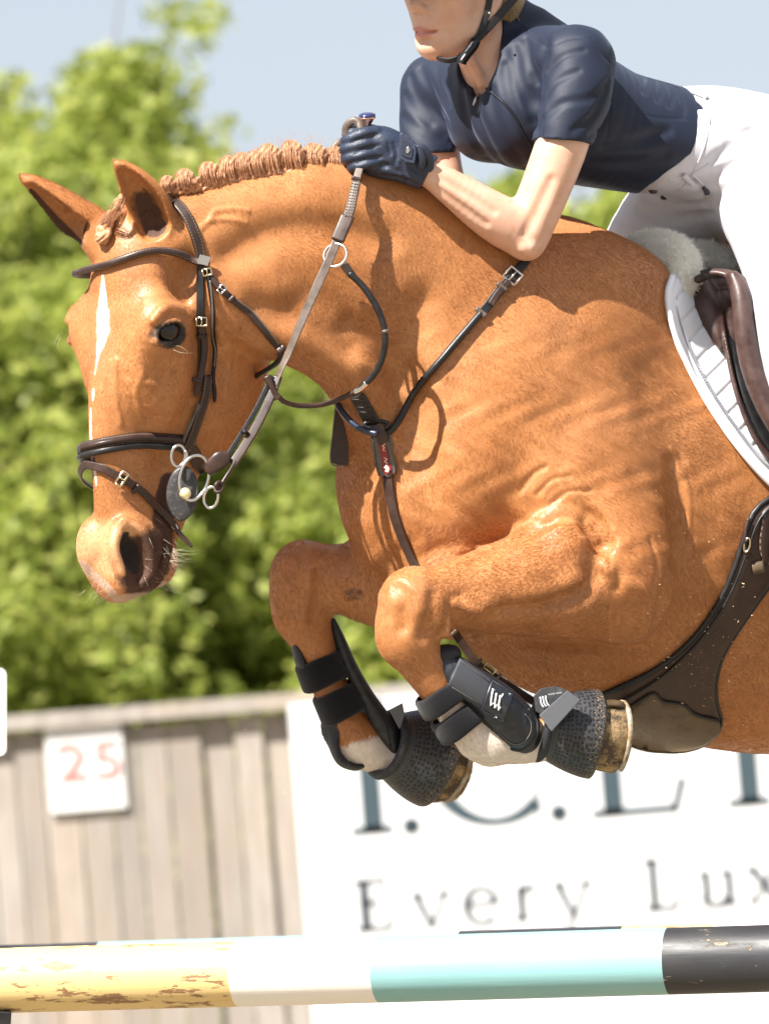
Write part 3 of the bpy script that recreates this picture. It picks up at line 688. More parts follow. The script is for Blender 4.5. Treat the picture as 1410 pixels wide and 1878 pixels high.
for px, Y, top, w, lab, dn, op in (
    (175, 31, 105, 1.3, 'tall loose light green tree rising above the others at the left', 1.5, .30),
    (-60, 29, 350, 1.2, 'leafy green tree cut by the left edge of the picture', 1.5, .1),
    (330, 30, 470, 1.0, 'bushy tree just right of the tallest tree, top below the horse ears', 1.2, .12),
    (40, 27, 560, 1.1, 'dense lower bush at the far left below the tall tree', 1.3, .05),
    (250, 27, 620, 1.3, 'yellow green bush behind the horse face', 1.3, .05),
    (500, 28, 760, .9, 'green bush seen between horse jaw and chest', 1.3, .06),
    (620, 31, 520, 1.1, 'rounded tree hidden mostly behind the horse neck', 1.1, .1),
    (870, 29, 320, .9, 'bush showing under the rider forearm', 1.2, .1),
    (1080, 31, 350, 1.0, 'bush showing between rider arm and breeches', 1.2, .08),
    (1330, 29, 500, 1.0, 'bright bush showing behind the saddle pommel', 1.2, .08), (1720, 30, 420, 1.3, 'tree beyond the right picture edge', 1.2, .1), (-520, 30, 380, 1.4, 'tree beyond the left picture edge', 1.2, .1), (2200, 31, 360, 1.4, 'farthest tree out past the right picture edge', 1.2, .1)):
    p = ray(px, top, Y); tree(p[0], Y, p[2], w, lab, dn, 'tree', op, group='trees beyond the fence')
# low hedge mass under them
pts = []
for i in range(880):
    c_ = np.array((rng.uniform(-10, 10), 25.5 + rng.uniform(0, 1.6), rng.uniform(.2, 3.1)))
    c_[2] = min(c_[2], 2.45 + .35 * math.sin(c_[0] * 2.3) + .25 * math.sin(c_[0] * 5.1 + 1)); k = 130
    q = rng.normal(size=(k, 3)); q *= (.34 * rng.random(k) ** .5 / np.linalg.norm(q, axis=1))[:, None]; pts.append(c_ + q)
hd_ = leaves_mesh(np.vstack(pts), None, .045, 'undergrowth', None)
hd_['kind'] = 'stuff'; hd_['label'] = 'continuous green undergrowth growing behind the board fence'
# ------------------------------------------------------------------ tack
def leather(name, c, c2, rough=.42, stitch=None, coat=.04):
    m = mat(name, c, rough, spec=.42, coat=coat); n = N(m); co = n.coord()
    g = n.noise(co, 320, 3, .6); w_ = n.noise(co, 40, 3, .6)
    col = n.mix(n.ramp(w_, [(.35, 0), (.7, 1)]), c, c2)
    if stitch:
        u = n.attr('across'); l = n.attr('along')
        band = n.math('LESS_THAN', n.math('ABSOLUTE', n.math('SUBTRACT', n.math('ABSOLUTE', u), .72)), .07)
        dash = n.math('GREATER_THAN', n.math('SINE', n.math('MULTIPLY', l, 1.1)), -.2)
        col = n.mix(n.math('MULTIPLY', band, dash), col, stitch)
    n.base(col); n.rough(n.ramp(w_, [(.3, rough - .08), (.7, rough + .14)])); n.norm(n.bump(g, .25, .0006)); return m
m_br = leather('brown_leather', (.030, .015, .011), (.055, .028, .021))
m_bs = leather('stitched_leather', (.026, .013, .010), (.046, .024, .018), stitch=(.20, .15, .11))
m_bk = leather('black_leather', (.007, .007, .008), (.017, .016, .017))
m_gr = leather('pale_leather', (.085, .062, .048), (.15, .115, .095), rough=.42)  # on the rein this pale tone paints in reflected light
m_edge = leather('cut_edge', (.10, .085, .075), (.16, .135, .12), rough=.5)
m_st = mat('steel', (.62, .60, .58), .2, metal=1.0)
m_go = mat('brass', (.66, .55, .38), .25, metal=1.0)
def on(P, off=3.0, n=8, G=G):
    """picture points (x, y) laid on the horse"""
    xy = catmull(np.array(P, float), n); z = G.front(xy)
    if np.isnan(z).any():
        ok = ~np.isnan(z); z = np.interp(np.arange(len(z)), np.where(ok)[0], z[ok])
    for _ in range(3): z[1:-1] = z[1:-1] * .5 + (z[2:] + z[:-2]) * .25
    Q = np.column_stack([xy, z]); g = G.grad(Q, 6.0)
    for _ in range(4): g[1:-1] = g[1:-1] * .5 + (g[2:] + g[:-2]) * .25
    g /= np.linalg.norm(g, axis=1, keepdims=True)
    return Q + g * off, g
def air(P, nv=(0, 0, 1), n=8):
    Q = catmull(np.array(P, float), n); return Q, np.tile(nrm(nv), (len(Q), 1)).astype(float)
def sweep(name, QN, prof, material, parent, taper=None, cap=True):
    """sweep a closed 2-D profile (across, out) along a path with normals"""
    Q, g = QN; k = len(prof); V = []; F = []; al = []; ac = []; L = 0
    wmax = max(abs(p[0]) for p in prof) + 1e-6
    for i in range(len(Q)):
        T = nrm(Q[min(i + 1, len(Q) - 1)] - Q[max(i - 1, 0)]); n_ = nrm(g[i] - T * g[i].dot(T)); B = np.cross(T, n_)
        if i: L += np.linalg.norm(Q[i] - Q[i - 1])
        s_ = 1.0 if taper is None else taper(i / (len(Q) - 1))
        for a, b in prof: V.append(Q[i] + B * a * s_ + n_ * b * (s_ if wmax < 9 else 1)); al.append(L); ac.append(a / wmax if b > 0 else 0)
    for i in range(len(Q) - 1):
        for j in range(k): F.append([i * k + j, i * k + (j + 1) % k, (i + 1) * k + (j + 1) % k, (i + 1) * k + j])
    if cap: F.append(list(range(k))[::-1]); F.append([(len(Q) - 1) * k + j for j in range(k)])
    o = mesh_from(name, np.array(V), F, material, parent)
    set_attr(o, 'along', al); set_attr(o, 'across', ac); return o
def flat(w, t, b=1.2):
    h, q = w / 2, t / 2
    return [(-h + b, -q), (h - b, -q), (h, -q + b * .8), (h, q - b * .8), (h - b, q), (h * .72, q), (0, q + t * .12), (-h * .72, q), (-h + b, q), (-h, q - b * .8), (-h, -q + b * .8)]
def rnd_(r, k=12, sx=1, sy=1): return [(r * sx * math.cos(2 * math.pi * j / k), r * sy * math.sin(2 * math.pi * j / k)) for j in range(k)]
def tip(t): return 1.0 if t < .93 else max(.25, math.sqrt(max(0, 1 - ((t - .93) / .07) ** 2)))
def strap(name, QN, w, parent, material=None, t=3.2, taper=None): return sweep(name, QN, flat(w, t), material or m_br, parent, taper)
def cord(name, QN, r, parent, material=None, sx=1, sy=1): return sweep(name, QN, rnd_(r, 12, sx, sy), material or m_br, parent)
def ring(name, c, rx, ry, r, parent, material, rot=0, tilt=(0, 0), a0=0, a1=360):
    """metal ring in the picture plane, turned by rot and tilted"""
    A = np.linspace(R(a0), R(a1), 49); M = np.array(Matrix.Rotation(R(tilt[0]), 3, 'X') @ Matrix.Rotation(R(tilt[1]), 3, 'Y') @ Matrix.Rotation(R(rot), 3, 'Z'))
    P = np.array([M @ np.array((rx * math.cos(t), ry * math.sin(t), 0)) for t in A]) + np.array(c, float)
    g = P - np.array(c, float); return sweep(name, (P, g), rnd_(r, 10), material, parent, cap=(abs(a1 - a0) < 359))
def buckle(name, c, d, w, h, parent, material, nz=(0, 0, 1), r=1.8):
    """frame with a prong; d = strap direction in picture, w across, h along"""
    d = nrm(d); nz = nrm(np.array(nz, float) - d * d.dot(nz)); B = np.cross(d, nz); c = np.array(c, float)
    pts = [(-1, -1), (-1, 0), (-1, 1), (0, 1), (1, 1), (1, 0), (1, -1), (0, -1), (-1, -1)]
    P = np.array([c + B * a * w / 2 + d * b * h / 2 for a, b in pts]); Q = P.repeat(1, 0)
    o = sweep(name, (Q, np.tile(nz, (len(Q), 1))), rnd_(r, 8), material, parent)
    pr = np.array([c + d * h * .5, c + nz * r * 1.4, c - d * h * .62 + nz * r])
    sweep('prong', (pr, np.tile(nz, (3, 1))), rnd_(r * .75, 8), material, o if False else parent); return o
def keeper(c, d, w, parent, material=None, nz=(0, 0, 1), t=7, L=7):
    d = nrm(d); nz = nrm(np.array(nz, float) - d * d.dot(nz)); c = np.array(c, float)
    Q = np.array([c - d * L / 2, c, c + d * L / 2]); return sweep('keeper', (Q, np.tile(nz, (3, 1))), flat(w, t, 2), material or m_br, parent)
# ---- bridle
br = empty('bridle', 'dark brown leather bridle with browband, noseband and flash strap on the horse head', 'bridle', (350, 650, 280))
FR = nrm((-.2, -.1, 1))
Q, g = on([(292, 360), (314, 366), (336, 388), (352, 418), (363, 450), (370, 478)], 5); Q[:12, 2] -= 60 * (1 - np.arange(12) / 12.0) ** 1.5; Q[:12, 1] += 8 * (1 - np.arange(12) / 12.0); strap('crownpiece', (Q, g), 19, br, m_bs, 5)
Q, g = on([(163, 496), (200, 487), (250, 469), (288, 461), (322, 462), (348, 470), (374, 480)], 9)
left = np.array([(178, 505, Q[0, 2] - 118), (150, 504, Q[0, 2] - 70), (137, 502, Q[0, 2] - 34), (146, 500, Q[0, 2] - 8)]); Q2 = catmull(np.vstack([left, Q[::4]]), 5)
g2 = Q2 - np.array([(230, 0, 190)]) * [[1, 0, 1]]; g2[:, 1] = 0
sweep('browband', (Q2, g2), rnd_(7.2, 14, .95, .7), m_bk if False else m_bs, br)
z_ = lambda x, y, o=6: float(G.front([(x, y)])[0]) + o
bx = mesh_from('browband_loop', *(lambda c: ([(c[0] + a * 10 + b * -3, c[1] + a * 2.5 + b * 8, c[2] + e) for e in (0, 5) for a, b in ((-1, -1), (1, -1), (1, 1), (-1, 1))], [[0, 1, 2, 3][::-1], [4, 5, 6, 7], [0, 1, 5, 4], [1, 2, 6, 5], [2, 3, 7, 6], [3, 0, 4, 7]]))((374, 477, z_(374, 477, 12))), m_st, br, smooth=False)
cp = strap('cheekpiece', on([(371, 482), (370, 530), (368, 590), (368, 650), (366, 700)], 5), 15, br, m_bk)
strap('cheek_billet', on([(370, 592), (371, 625), (369, 655), (362, 690), (354, 728)], 9), 14, br, m_br, taper=tip)
buckle('buckle', (370, 590, z_(370, 590, 13)), (0, 1, 0), 19, 15, br, m_go)
keeper((370, 617, z_(370, 617, 10)), (0, 1, 0), 18, br); keeper((361, 697, z_(361, 697, 10)), (-.3, 1, 0), 19, br)
strap('lower_cheekpiece', on([(378, 690), (372, 730), (358, 775), (344, 812), (330, 828)], 8), 19, br, m_bs, 4)
strap('lower_cheekpiece', on([(360, 740), (347, 770), (336, 795), (329, 818)], 10), 7, br, m_edge)
strap('noseband_cheekpiece', on([(381, 492), (386, 530), (391, 570), (392, 620), (389, 660), (386, 690), (388, 712), (389, 738)], 8), 8.5, br, m_bk, taper=tip)
cord('strap_edge', on([(386, 515), (389, 545), (391, 585), (391, 630), (387, 672)], 10), 1.8, br, m_edge)
buckle('buckle', (380, 499, z_(380, 499, 11)), (.2, 1, 0), 16, 12, br, m_go); keeper((386, 691, z_(386, 691, 9)), (0, 1, 0), 12, br)
tl_ = on([(386, 508), (402, 527), (425, 549), (453, 573), (484, 606), (512, 636)], 6); strap('throatlash', tl_, 12, br, m_br)
cord('strap_edge', on([(430, 548), (458, 571), (488, 602), (512, 628)], 8), 1.6, br, m_edge)
buckle('buckle', (407, 530, z_(407, 530, 10)), (.7, .7, 0), 15, 11, br, m_st); keeper((425, 548, z_(425, 548, 8)), (.7, .7, 0), 15, br)
zt = tl_[0][-1][2]; keeper((516, 641, zt + 2), (.6, .8, 0), 17, br, L=12)
cord('throatlash', air([(516, 645, zt), (512, 660, zt - 14), (498, 673, zt - 34), (470, 690, zt - 90)]), 5, br, m_bk)
# noseband
Q, g = on([(163, 822), (200, 813), (245, 806), (290, 804), (333, 808)], 7)
lf = np.array([(200, 850, Q[0, 2] - 120), (165, 838, Q[0, 2] - 75), (147, 830, Q[0, 2] - 38), (150, 826, Q[0, 2] - 10)]); Q2 = catmull(np.vstack([lf, Q[::4]]), 5)
cen = np.array((235, 0, 215)); g2 = (Q2 - cen) * [[1, 0, 1]]
sweep('noseband', (Q2 + [[0, -3, 0]], g2), flat(20, 8, 3.2), m_bs, br); sweep('noseband_roll', (Q2 + [[0, 11, 0]], g2), rnd_(6.2, 12, 1, .8), m_bk, br)
cord('noseband_stitching', (Q2 + [[0, -10, 0]] + np.array([nrm(v) for v in g2]) * 2.4, g2), 1.2, br, m_gr)
strap('noseband_end', on([(333, 812), (350, 826), (362, 846), (372, 862)], 5), 26, br, m_br, 4)
Q, g = on([(165, 852), (190, 858), (215, 873), (240, 888), (262, 906), (282, 928), (300, 947), (318, 965)], 6)
tail = np.array([(330, 979, Q[-1, 2] + 2), (342, 992, Q[-1, 2] + 4), (353, 1004, Q[-1, 2] + 6)]); lf = np.array([(190, 905, Q[0, 2] - 100), (156, 884, Q[0, 2] - 60), (147, 868, Q[0, 2] - 30), (154, 854, Q[0, 2] - 6)])
Qf = catmull(np.vstack([lf, Q[::4], tail]), 5); gf = (Qf - cen) * [[1, 0, 1]]; gf[:, 2] += 40
strap('flash_strap', (Qf, gf), 15, br, m_br, 3.4, taper=tip)
keeper((162, 850, z_(166, 850, 4)), (1, .1, 0), 26, br, L=11); keeper((171, 850, z_(171, 850, 5)), (1, .2, 0), 24, br, L=5)
buckle('flash_buckle', (224, 878, z_(224, 878, 12)), (.8, .55, 0), 27, 12, br, m_go, r=2.4); keeper((250, 897, z_(250, 897, 9)), (.75, .62, 0), 20, br, L=8)
ring('flash_keeper', (318, 963, Q[-1, 2] + 1), 4, 11, 1.8, br, m_st, rot=-42)
for k_, (x, y) in enumerate(((262, 905), (275, 919), (287, 934), (299, 946))):
    ring('punched_hole', (x, y, z_(x, y, 8.6)), 1.7, 1.7, .8, br, m_bk)
# ---- bit
bit = empty('bit', 'steel multi ring gag bit with black cheek guard at the horse mouth', 'bit', (350, 885, 290))
bz = 300
V = []; A = np.linspace(0, 2 * math.pi, 40, endpoint=False)
def leaf(a): x = 30 * math.cos(a); y = 52 * math.sin(a); x *= (1 - .35 * max(0, math.sin(a)) ** 3); return x, y
ro = R(8); prof_ = [(1.0, 0), (1.0, 5), (.90, 8), (.6, 6.5), (.25, 9), (0.02, 9)]
for s_, e in prof_:
    for a in A: x, y = leaf(a); x, y = x * s_, y * s_; V.append((335 + x * math.cos(ro) - y * math.sin(ro) * .6, 906 + x * math.sin(ro) + y * math.cos(ro), bz - 20 + e))
Fq = [[i * 40 + j, i * 40 + (j + 1) % 40, (i + 1) * 40 + (j + 1) % 40, (i + 1) * 40 + j][::-1] for i in range(len(prof_) - 1) for j in range(40)] + [list(range(40))]
m_rub = mat('black_rubber', (.035, .034, .036), .45, spec=.5); n = N(m_rub); n.base(n.mix(n.ramp(n.noise(n.coord(), 160, 4, .7), [(.5, 0), (.75, 1)]), (.030, .029, .031), (.12, .11, .10))); n.norm(n.bump(n.noise(n.coord(), 300, 2), .2, .0005))
mesh_from('cheek_guard', V, Fq, m_rub, bit)
ring('main_ring', (356, 876, bz), 27, 42, 3.1, bit, m_st, rot=14, tilt=(0, 15)); ring('upper_ring', (327, 836, bz + 4), 13, 19.5, 2.9, bit, m_st, rot=5, tilt=(0, 10)); ring('lower_ring', (387, 912, bz + 2), 13, 19.5, 2.7, bit, m_st, rot=10, tilt=(0, -10))
cord('ring_neck', air([(340, 826, bz + 4), (343, 838, bz + 3), (340, 848, bz + 2), (335, 858, bz + 1)]), 3, bit, m_st)
th = np.linspace(0, math.pi, 17); ph = np.linspace(0, 2 * math.pi, 25)[:-1]
m_ball = mat('pale_brass', (.86, .78, .48), .32, metal=.6)
def ball(name, c, r, material, parent, sc_=(1, 1, 1)):
    V = [(c[0] + r * sc_[0] * math.sin(t) * math.cos(p), c[1] + r * sc_[1] * math.sin(t) * math.sin(p), c[2] + r * sc_[2] * math.cos(t)) for t in th for p in ph]
    return mesh_from(name, V, [(i * 24 + j, i * 24 + (j + 1) % 24, (i + 1) * 24 + (j + 1) % 24, (i + 1) * 24 + j) for i in range(16) for j in range(24)], material, parent)
ball('bit_joint', (340, 905, bz + 4), 11, m_ball, bit)
cord('mouthpiece', air([(340, 905, bz), (322, 905, bz - 60), (290, 905, bz - 120)]), 5, bit, m_st)
# rein cheek leathers
rn = empty('reins', 'brown leather reins running from the bit up to the gloved hand', 'reins', (560, 600, 280))
def pad_shape(name, pts, r, parent, material, k=6, sz=.5):
    pass
sweep('rein_loop', air([(380, 866, bz - 6), (390, 856, bz - 2), (402, 845, bz), (412, 838, bz - 2), (418, 833, bz - 6)], n=6), rnd_(15, 14, 1, .28), m_br, rn, taper=lambda t: .55 + .55 * math.sin(math.pi * min(1, t * 1.0)))
strap('rein_billet', air([(416, 838, bz - 10), (440, 800, bz - 16), (466, 757, bz - 22), (487, 716, bz - 30), (500, 690, bz - 36)]), 9, rn, m_bk, 4)
strap('rein_grip', air([(426, 852, bz - 8), (446, 822, bz - 14), (470, 782, bz - 20), (490, 742, bz - 26), (502, 712, bz - 32), (510, 690, bz - 38)], (-.3, -.1, 1)), 17, rn, m_gr if False else m_br, 5)
cord('rein_cord', air([(432, 846, bz - 8), (420, 866, bz - 5), (408, 885, bz), (401, 896, bz + 6), (396, 890, bz + 12), (402, 884, bz + 8), (409, 892, bz + 3), (402, 902, bz + 8), (393, 900, bz + 6)]), 3.6, rn, m_br)
keeper((449, 792, bz - 14), (.5, -.85, 0), 14, rn, m_bk)
# rein to the hand: flat, twisting; reflected light painted in as a paler leather
P = [(504, 708, bz - 36), (514, 680, bz - 40), (530, 645, 256), (552, 592, 262), (577, 535, 262), (602, 480, 254), (622, 432, 238), (634, 402, 226)]
Q = catmull(np.array(P, float), 8); tw = np.linspace(0, 1, len(Q)); gN = np.array([nrm((-.75 + .75 * min(1, t * 1.6), -.35 + .2 * t, .35 + .65 * t)) for t in tw])
strap('rein', (Q, gN), 17, rn, m_gr, 3)
sweep('rein_grip', air([(634, 404, 230), (642, 385, 222), (650, 350, 205), (656, 322, 190), (662, 300, 178)], (-.2, -.1, 1)), flat(17, 6, 2), m_gr, rn, taper=lambda t: 1.15 - .35 * t)
strap('rein_sleeve', air([(619, 441, 244), (628, 420, 238), (638, 396, 230)], (-.2, -.1, 1)), 24, rn, m_br, 9)
keeper((654, 328, 196), (.25, -1, 0), 19, rn, L=8)
sweep('rein_stop', air([(489, 690, bz - 26), (497, 706, bz - 24), (505, 722, bz - 26), (510, 731, bz - 28)], (0, 0, 1), 5), rnd_(7.5, 12, 1, .6), m_br, rn, taper=lambda t: .7 + .9 * (t - .5) ** 2 * 2)
# rein loops above the hand
cord('rein_end', air([(612, 272, 120), (622, 262, 118), (632, 256, 122), (640, 262, 128)]), 5.5, rn, m_gr, 1.2, .6)
cord('rein_end', air([(634, 250, 120), (636, 232, 122), (648, 222, 126), (658, 226, 130), (662, 236, 134)]), 6, rn, m_gr, 1.3, .6)
# grip studs
V, F = [], []
for i in range(13):
    for j in (-1, 0, 1):
        t = i / 12; c0 = np.array((638 + 14 * t, 396 - 64 * t, 236 - 30 * t)) + np.array((j * 4.4, j * .8, 0)); b_ = len(V)
        V += [tuple(c0 + np.array(q) * 1.5) for q in ((-1, -1, 0), (1, -1, 0), (1, 1, 0), (-1, 1, 0), (0, 0, 1.6))]; F += [[b_, b_ + 1, b_ + 4], [b_ + 1, b_ + 2, b_ + 4], [b_ + 2, b_ + 3, b_ + 4], [b_ + 3, b_, b_ + 4]]
mesh_from('grip_pattern', V, F, m_edge, rn, smooth=False)
# ---- martingale
mg = empty('martingale', 'rolled leather running martingale with steel ring on the rein', 'martingale', (660, 600, 250))
ring('martingale_ring', (615, 468, 250), 22, 22, 2.8, mg, m_st, tilt=(20, -20))
strap('ring_loop', air([(628, 482, 252), (636, 492, 250), (646, 506, 244)], (.1, -.3, 1)), 15, mg, m_gr, 7)
cord('rolled_strap', air([(640, 500, 248), (668, 528, 246), (692, 566, 244), (705, 604, 240), (704, 645, 232), (688, 684, 218), (662, 710, 200)]), 6.2, mg, m_bk)
cord('metal_tip', air([(672, 702, 208), (662, 712, 202), (650, 718, 196)]), 5.8, mg, m_st); cord('metal_tip', air([(706, 604, 241), (707, 610, 240)], n=2), 6.8, mg, m_gr)
cord('far_strap', air([(655, 716, 196), (625, 731, 186), (590, 742, 190), (550, 744, 206), (522, 737, 230), (508, 725, 250)]), 5, mg, m_br)
# ---- breastplate
bp = empty('breastplate', 'rolled leather breastplate with patent centre piece across the horse chest', 'breastplate', (720, 800, 150))
cord('near_branch', on([(884, 572), (850, 612), (800, 672), (755, 730), (720, 780), (700, 796)], 9), 6.6, bp, m_bk)
strap('buckle_strap', on([(968, 470), (955, 488), (935, 510), (915, 533), (895, 560), (880, 578)], 9), 17, bp, m_bk, 5); strap('buckle_strap', on([(930, 518), (912, 538), (897, 562)], 13), 12, bp, m_br, 5)
q = on([(936, 508), (940, 500)], 14)[0][0]; buckle('buckle', q, (.65, -.75, 0), 27, 24, bp, m_st, r=2.4)
q = on([(880, 575), (884, 570)], 11)[0][0]; keeper(q, (.6, -.8, 0), 24, bp, m_gr, L=10); q = on([(917, 528), (920, 524)], 12)[0][0]; keeper(q, (.6, -.8, 0), 23, bp, m_gr, L=8)
cord('far_branch', air([(640, 700, 40), (619, 712, 90), (620, 742, 120), (640, 770, 140), (664, 788, 150), (692, 796, 160)]), 6, bp, mat('navy_rolled', (.012, .02, .04), .35, spec=.6))
Q, g = on([(655, 722), (668, 742), (680, 765), (690, 785)], 8); strap('ribbed_neck_strap', (Q, g), 30, bp, m_bk, 5)
for i in range(2, len(Q) - 3, 3):
    d = nrm(Q[i + 1] - Q[i - 1]); B = np.cross(d, g[i]); keeper(Q[i] + g[i] * 2, nrm(B * .9 + d * .45), 3.4, bp, m_br, nz=g[i], t=3, L=22)
zc = float(G.front([(690, 790)])[0])
ring('centre_ring', (690, 779, zc + 16), 22, 7, 4, bp, m_bk); strap('ring_tab', air([(688, 780, zc + 22), (697, 796, zc + 22), (704, 812, zc + 16)]), 22, bp, m_br, 7)
m_pat = mat('patent_leather', (.010, .009, .009), .08, spec=.8, coat=1.0)
Q, g = on([(699, 796), (704, 820), (709, 845), (714, 872)], 8); strap('centre_patch', (Q, g), 40, bp, m_pat, 5, taper=lambda t: 1 - .15 * max(0, t - .85) / .15)
cord('patch_stitching', (Q + np.cross(nrm((.15, 1, 0)), g) * 16 + g * 3.2, g), .9, bp, m_edge); cord('patch_stitching', (Q - np.cross(nrm((.15, 1, 0)), g) * 16 + g * 3.2, g), .9, bp, m_edge)
zp = Q[:, 2].mean(); gm = g.mean(0)
def lozenge(s_, off, mtl, name):
    P = [(0, -33), (7, -26), (6.5, 12), (11, 18), (5, 32), (-1, 33), (-9, 26), (-8, 16), (-6, 10), (-7, -26)]; V = []
    for e in (0, 1.5):
        for x, y in P:
            x, y = x * s_, y * s_; X, Y = 705 + x + y * .18, 838 + y; zz = np.interp(Y, Q[:, 1], Q[:, 2]); V.append((X, Y, zz + 2 + off + e))
    k = len(P); mesh_from(name, V, [list(range(k, 2 * k))] + [[i, (i + 1) % k, k + (i + 1) % k, k + i] for i in range(k)], mtl, bp, smooth=False)
lozenge(1.12, 1.5, m_edge, 'badge_border'); lozenge(1.0, 3.4, mat('red_enamel', (.23, .012, .022), .3), 'badge')
m_ivory = mat('ivory_thread', (.75, .68, .52), .6)
sc_p = [(702, 812), (706, 814), (701, 818), (705, 821), (702, 825), (707, 828), (703, 832), (708, 834), (704, 839), (710, 842), (705, 846), (711, 850)]
cord('badge_script', air([(x, y, np.interp(y, Q[:, 1], Q[:, 2]) + 7.6) for x, y in sc_p], n=3), .8, bp, m_ivory); sweep('badge_emblem', air([(706, 855, zp + 8), (711, 860, zp + 8), (709, 866, zp + 8)], n=3), rnd_(3.6, 8, 1, .3), m_ivory, bp)
strap('chest_strap', on([(713, 872), (717, 905), (727, 950), (744, 995), (765, 1040), (785, 1080)], 5, G=GB), 20, bp, m_br, 3.5)
zl = 40
m_flap = m_bs
V = [(x, y, z) for z in (zl + 4, zl - 4) for x, y in ((618, 728), (640, 728), (648, 790), (640, 853), (631, 854), (606, 849), (611, 790))]
k = 7; mesh_from('hanging_flap', V, [list(range(k))[::-1], list(range(k, 2 * k))] + [[i, (i + 1) % k, k + (i + 1) % k, k + i] for i in range(k)], m_br, bp, smooth=False)
cord('flap_piping', air([(617, 732, zl + 5), (611, 790, zl + 5), (607, 848, zl + 5), (632, 853, zl + 5)], n=6), 1.5, bp, m_edge)
# strap back to the girth
Q, g = air([(815, 1140, 90), (832, 1158, 88), (852, 1188, 84), (876, 1218, 78), (905, 1240, 66), (940, 1262, 50), (985, 1290, 25), (1060, 1320, -40), (1120, 1335, -90)]); strap('girth_strap', (Q, g), 15, bp, m_br, 4)
for x, y, z in ((832, 1160, 90), (876, 1216, 82), (912, 1243, 68)): keeper((x, y, z + 2), (.7, .7, 0), 21, bp, m_edge, L=6)
buckle('buckle', (895, 1230, 76), (.75, .6, 0), 20, 22, bp, m_go)
# ---- girth
def patch(name, A, B, nu, nv, off, material, parent, disp=None, thick=4, ext=None):
    """sheet between edge curves A and B (picture points), laid on the horse"""
    A = catmull(np.array(A, float), 8); B = catmull(np.array(B, float), 8)
    def rs(P): L = np.concatenate([[0], np.cumsum(np.linalg.norm(np.diff(P, axis=0), axis=1))]); t = np.linspace(0, L[-1], nu); return np.column_stack([np.interp(t, L, P[:, k]) for k in range(P.shape[1])])
    A, B = rs(A), rs(B); V = np.zeros((nu, nv, 3)); t = np.linspace(0, 1, nv)[None, :, None]
    XY = A[:, None, :2] * (1 - t) + B[:, None, :2] * t
    if A.shape[1] == 3: Z = (A[:, None, 2] * (1 - t[..., 0]) + B[:, None, 2] * t[..., 0])
    else: Z = GB.front(XY.reshape(-1, 2)).reshape(nu, nv)
    for i in range(nu):
        bad = np.isnan(Z[i])
        if bad.all(): Z[i] = Z[i - 1] if i else 0
        elif bad.any(): ok = ~bad; Z[i] = np.interp(np.arange(nv), np.where(ok)[0], Z[i][ok]); Z[i][bad] -= 12
    P = np.concatenate([XY, Z[..., None]], 2); g = GB.grad(P.reshape(-1, 3), 8).reshape(nu, nv, 3)
    if A.shape[1] == 3: g = np.tile(np.array((0, 0, 1.0)), (nu, nv, 1))
    for _ in range(4):
        for ax in (0, 1):
            a = np.moveaxis(P, ax, 0); b = a.copy(); a[1:-1, :, 2] = b[1:-1, :, 2] * .5 + (b[2:, :, 2] + b[:-2, :, 2]) * .25
    U, T_ = np.meshgrid(np.linspace(0, 1, nu), np.linspace(0, 1, nv), indexing='ij')
    d = off + (disp(U, T_, P) if disp else 0); P1 = P + g * (d if np.ndim(d) == 0 else d[..., None])
    edge = np.minimum.reduce([U * 1e9 + 1, np.ones_like(U), np.minimum(T_, 1 - T_) * nv / 1.6])
    P1 = P1 - g * ((1 - np.clip(edge, 0, 1)) * thick)[..., None]
    F = [[i * nv + j, i * nv + j + 1, (i + 1) * nv + j + 1, (i + 1) * nv + j] for i in range(nu - 1) for j in range(nv - 1)]
    P2 = P1 - g * thick; V = np.vstack([P1.reshape(-1, 3), P2.reshape(-1, 3)]); nn = nu * nv; F += [[nn + q for q in f[::-1]] for f in list(F)]
    bd = [i * nv for i in range(nu)] + [(nu - 1) * nv + j for j in range(1, nv)] + [i * nv + nv - 1 for i in range(nu - 2, -1, -1)] + [j for j in range(nv - 2, 0, -1)]
    F += [[bd[i], bd[(i + 1) % len(bd)], nn + bd[(i + 1) % len(bd)], nn + bd[i]] for i in range(len(bd))]
    o = mesh_from(name, V, np.array(F), material, parent); set_attr(o, 'across', np.tile((T_ * 2 - 1).ravel(), 2)); set_attr(o, 'along', np.tile((U * nu * 3).ravel(), 2)); return o, P1, g
gi = empty('girth', 'dark brown leather stud girth curving under the horse belly', 'girth', (1250, 1200, -200))
EL = [(1425, 905), (1392, 926), (1374, 950), (1360, 992), (1345, 1038), (1326, 1084), (1298, 1132), (1258, 1180), (1205, 1222), (1150, 1250), (1090, 1276), (1030, 1296)]
ER = [(1500, 990), (1450, 1020), (1408, 1075), (1376, 1120), (1346, 1164), (1322, 1206), (1312, 1250), (1314, 1290), (1322, 1318), (1312, 1345), (1280, 1362), (1235, 1366)]
o, PG, gG = patch('girth_body', EL, ER, 90, 26, 9, m_br, gi, lambda u, t, P: 3 * np.sin(np.clip(t, 0, 1) * math.pi) ** .5)
cord('piping', (PG[:, 0][::3] + gG[:, 0][::3] * 1, gG[:, 0][::3]), 5.5, gi, m_bk); cord('piping', (PG[:, -1][::3], gG[:, -1][::3]), 3.5, gi, m_bk)
cord('inner_piping', (PG[:, 3][::3] + gG[:, 3][::3] * 4, gG[:, 3][::3]), 2.4, gi, m_bk)
m_stud = leather('stud_guard', (.065, .042, .024), (.115, .076, .040), rough=.3)
SL = [(1130, 1300), (1160, 1282), (1195, 1262), (1212, 1276), (1232, 1280), (1252, 1284), (1272, 1300), (1300, 1308), (1316, 1312)]
SR = [(1125, 1330), (1145, 1345), (1170, 1358), (1195, 1364), (1220, 1366), (1245, 1366), (1270, 1362), (1298, 1350), (1318, 1325)]
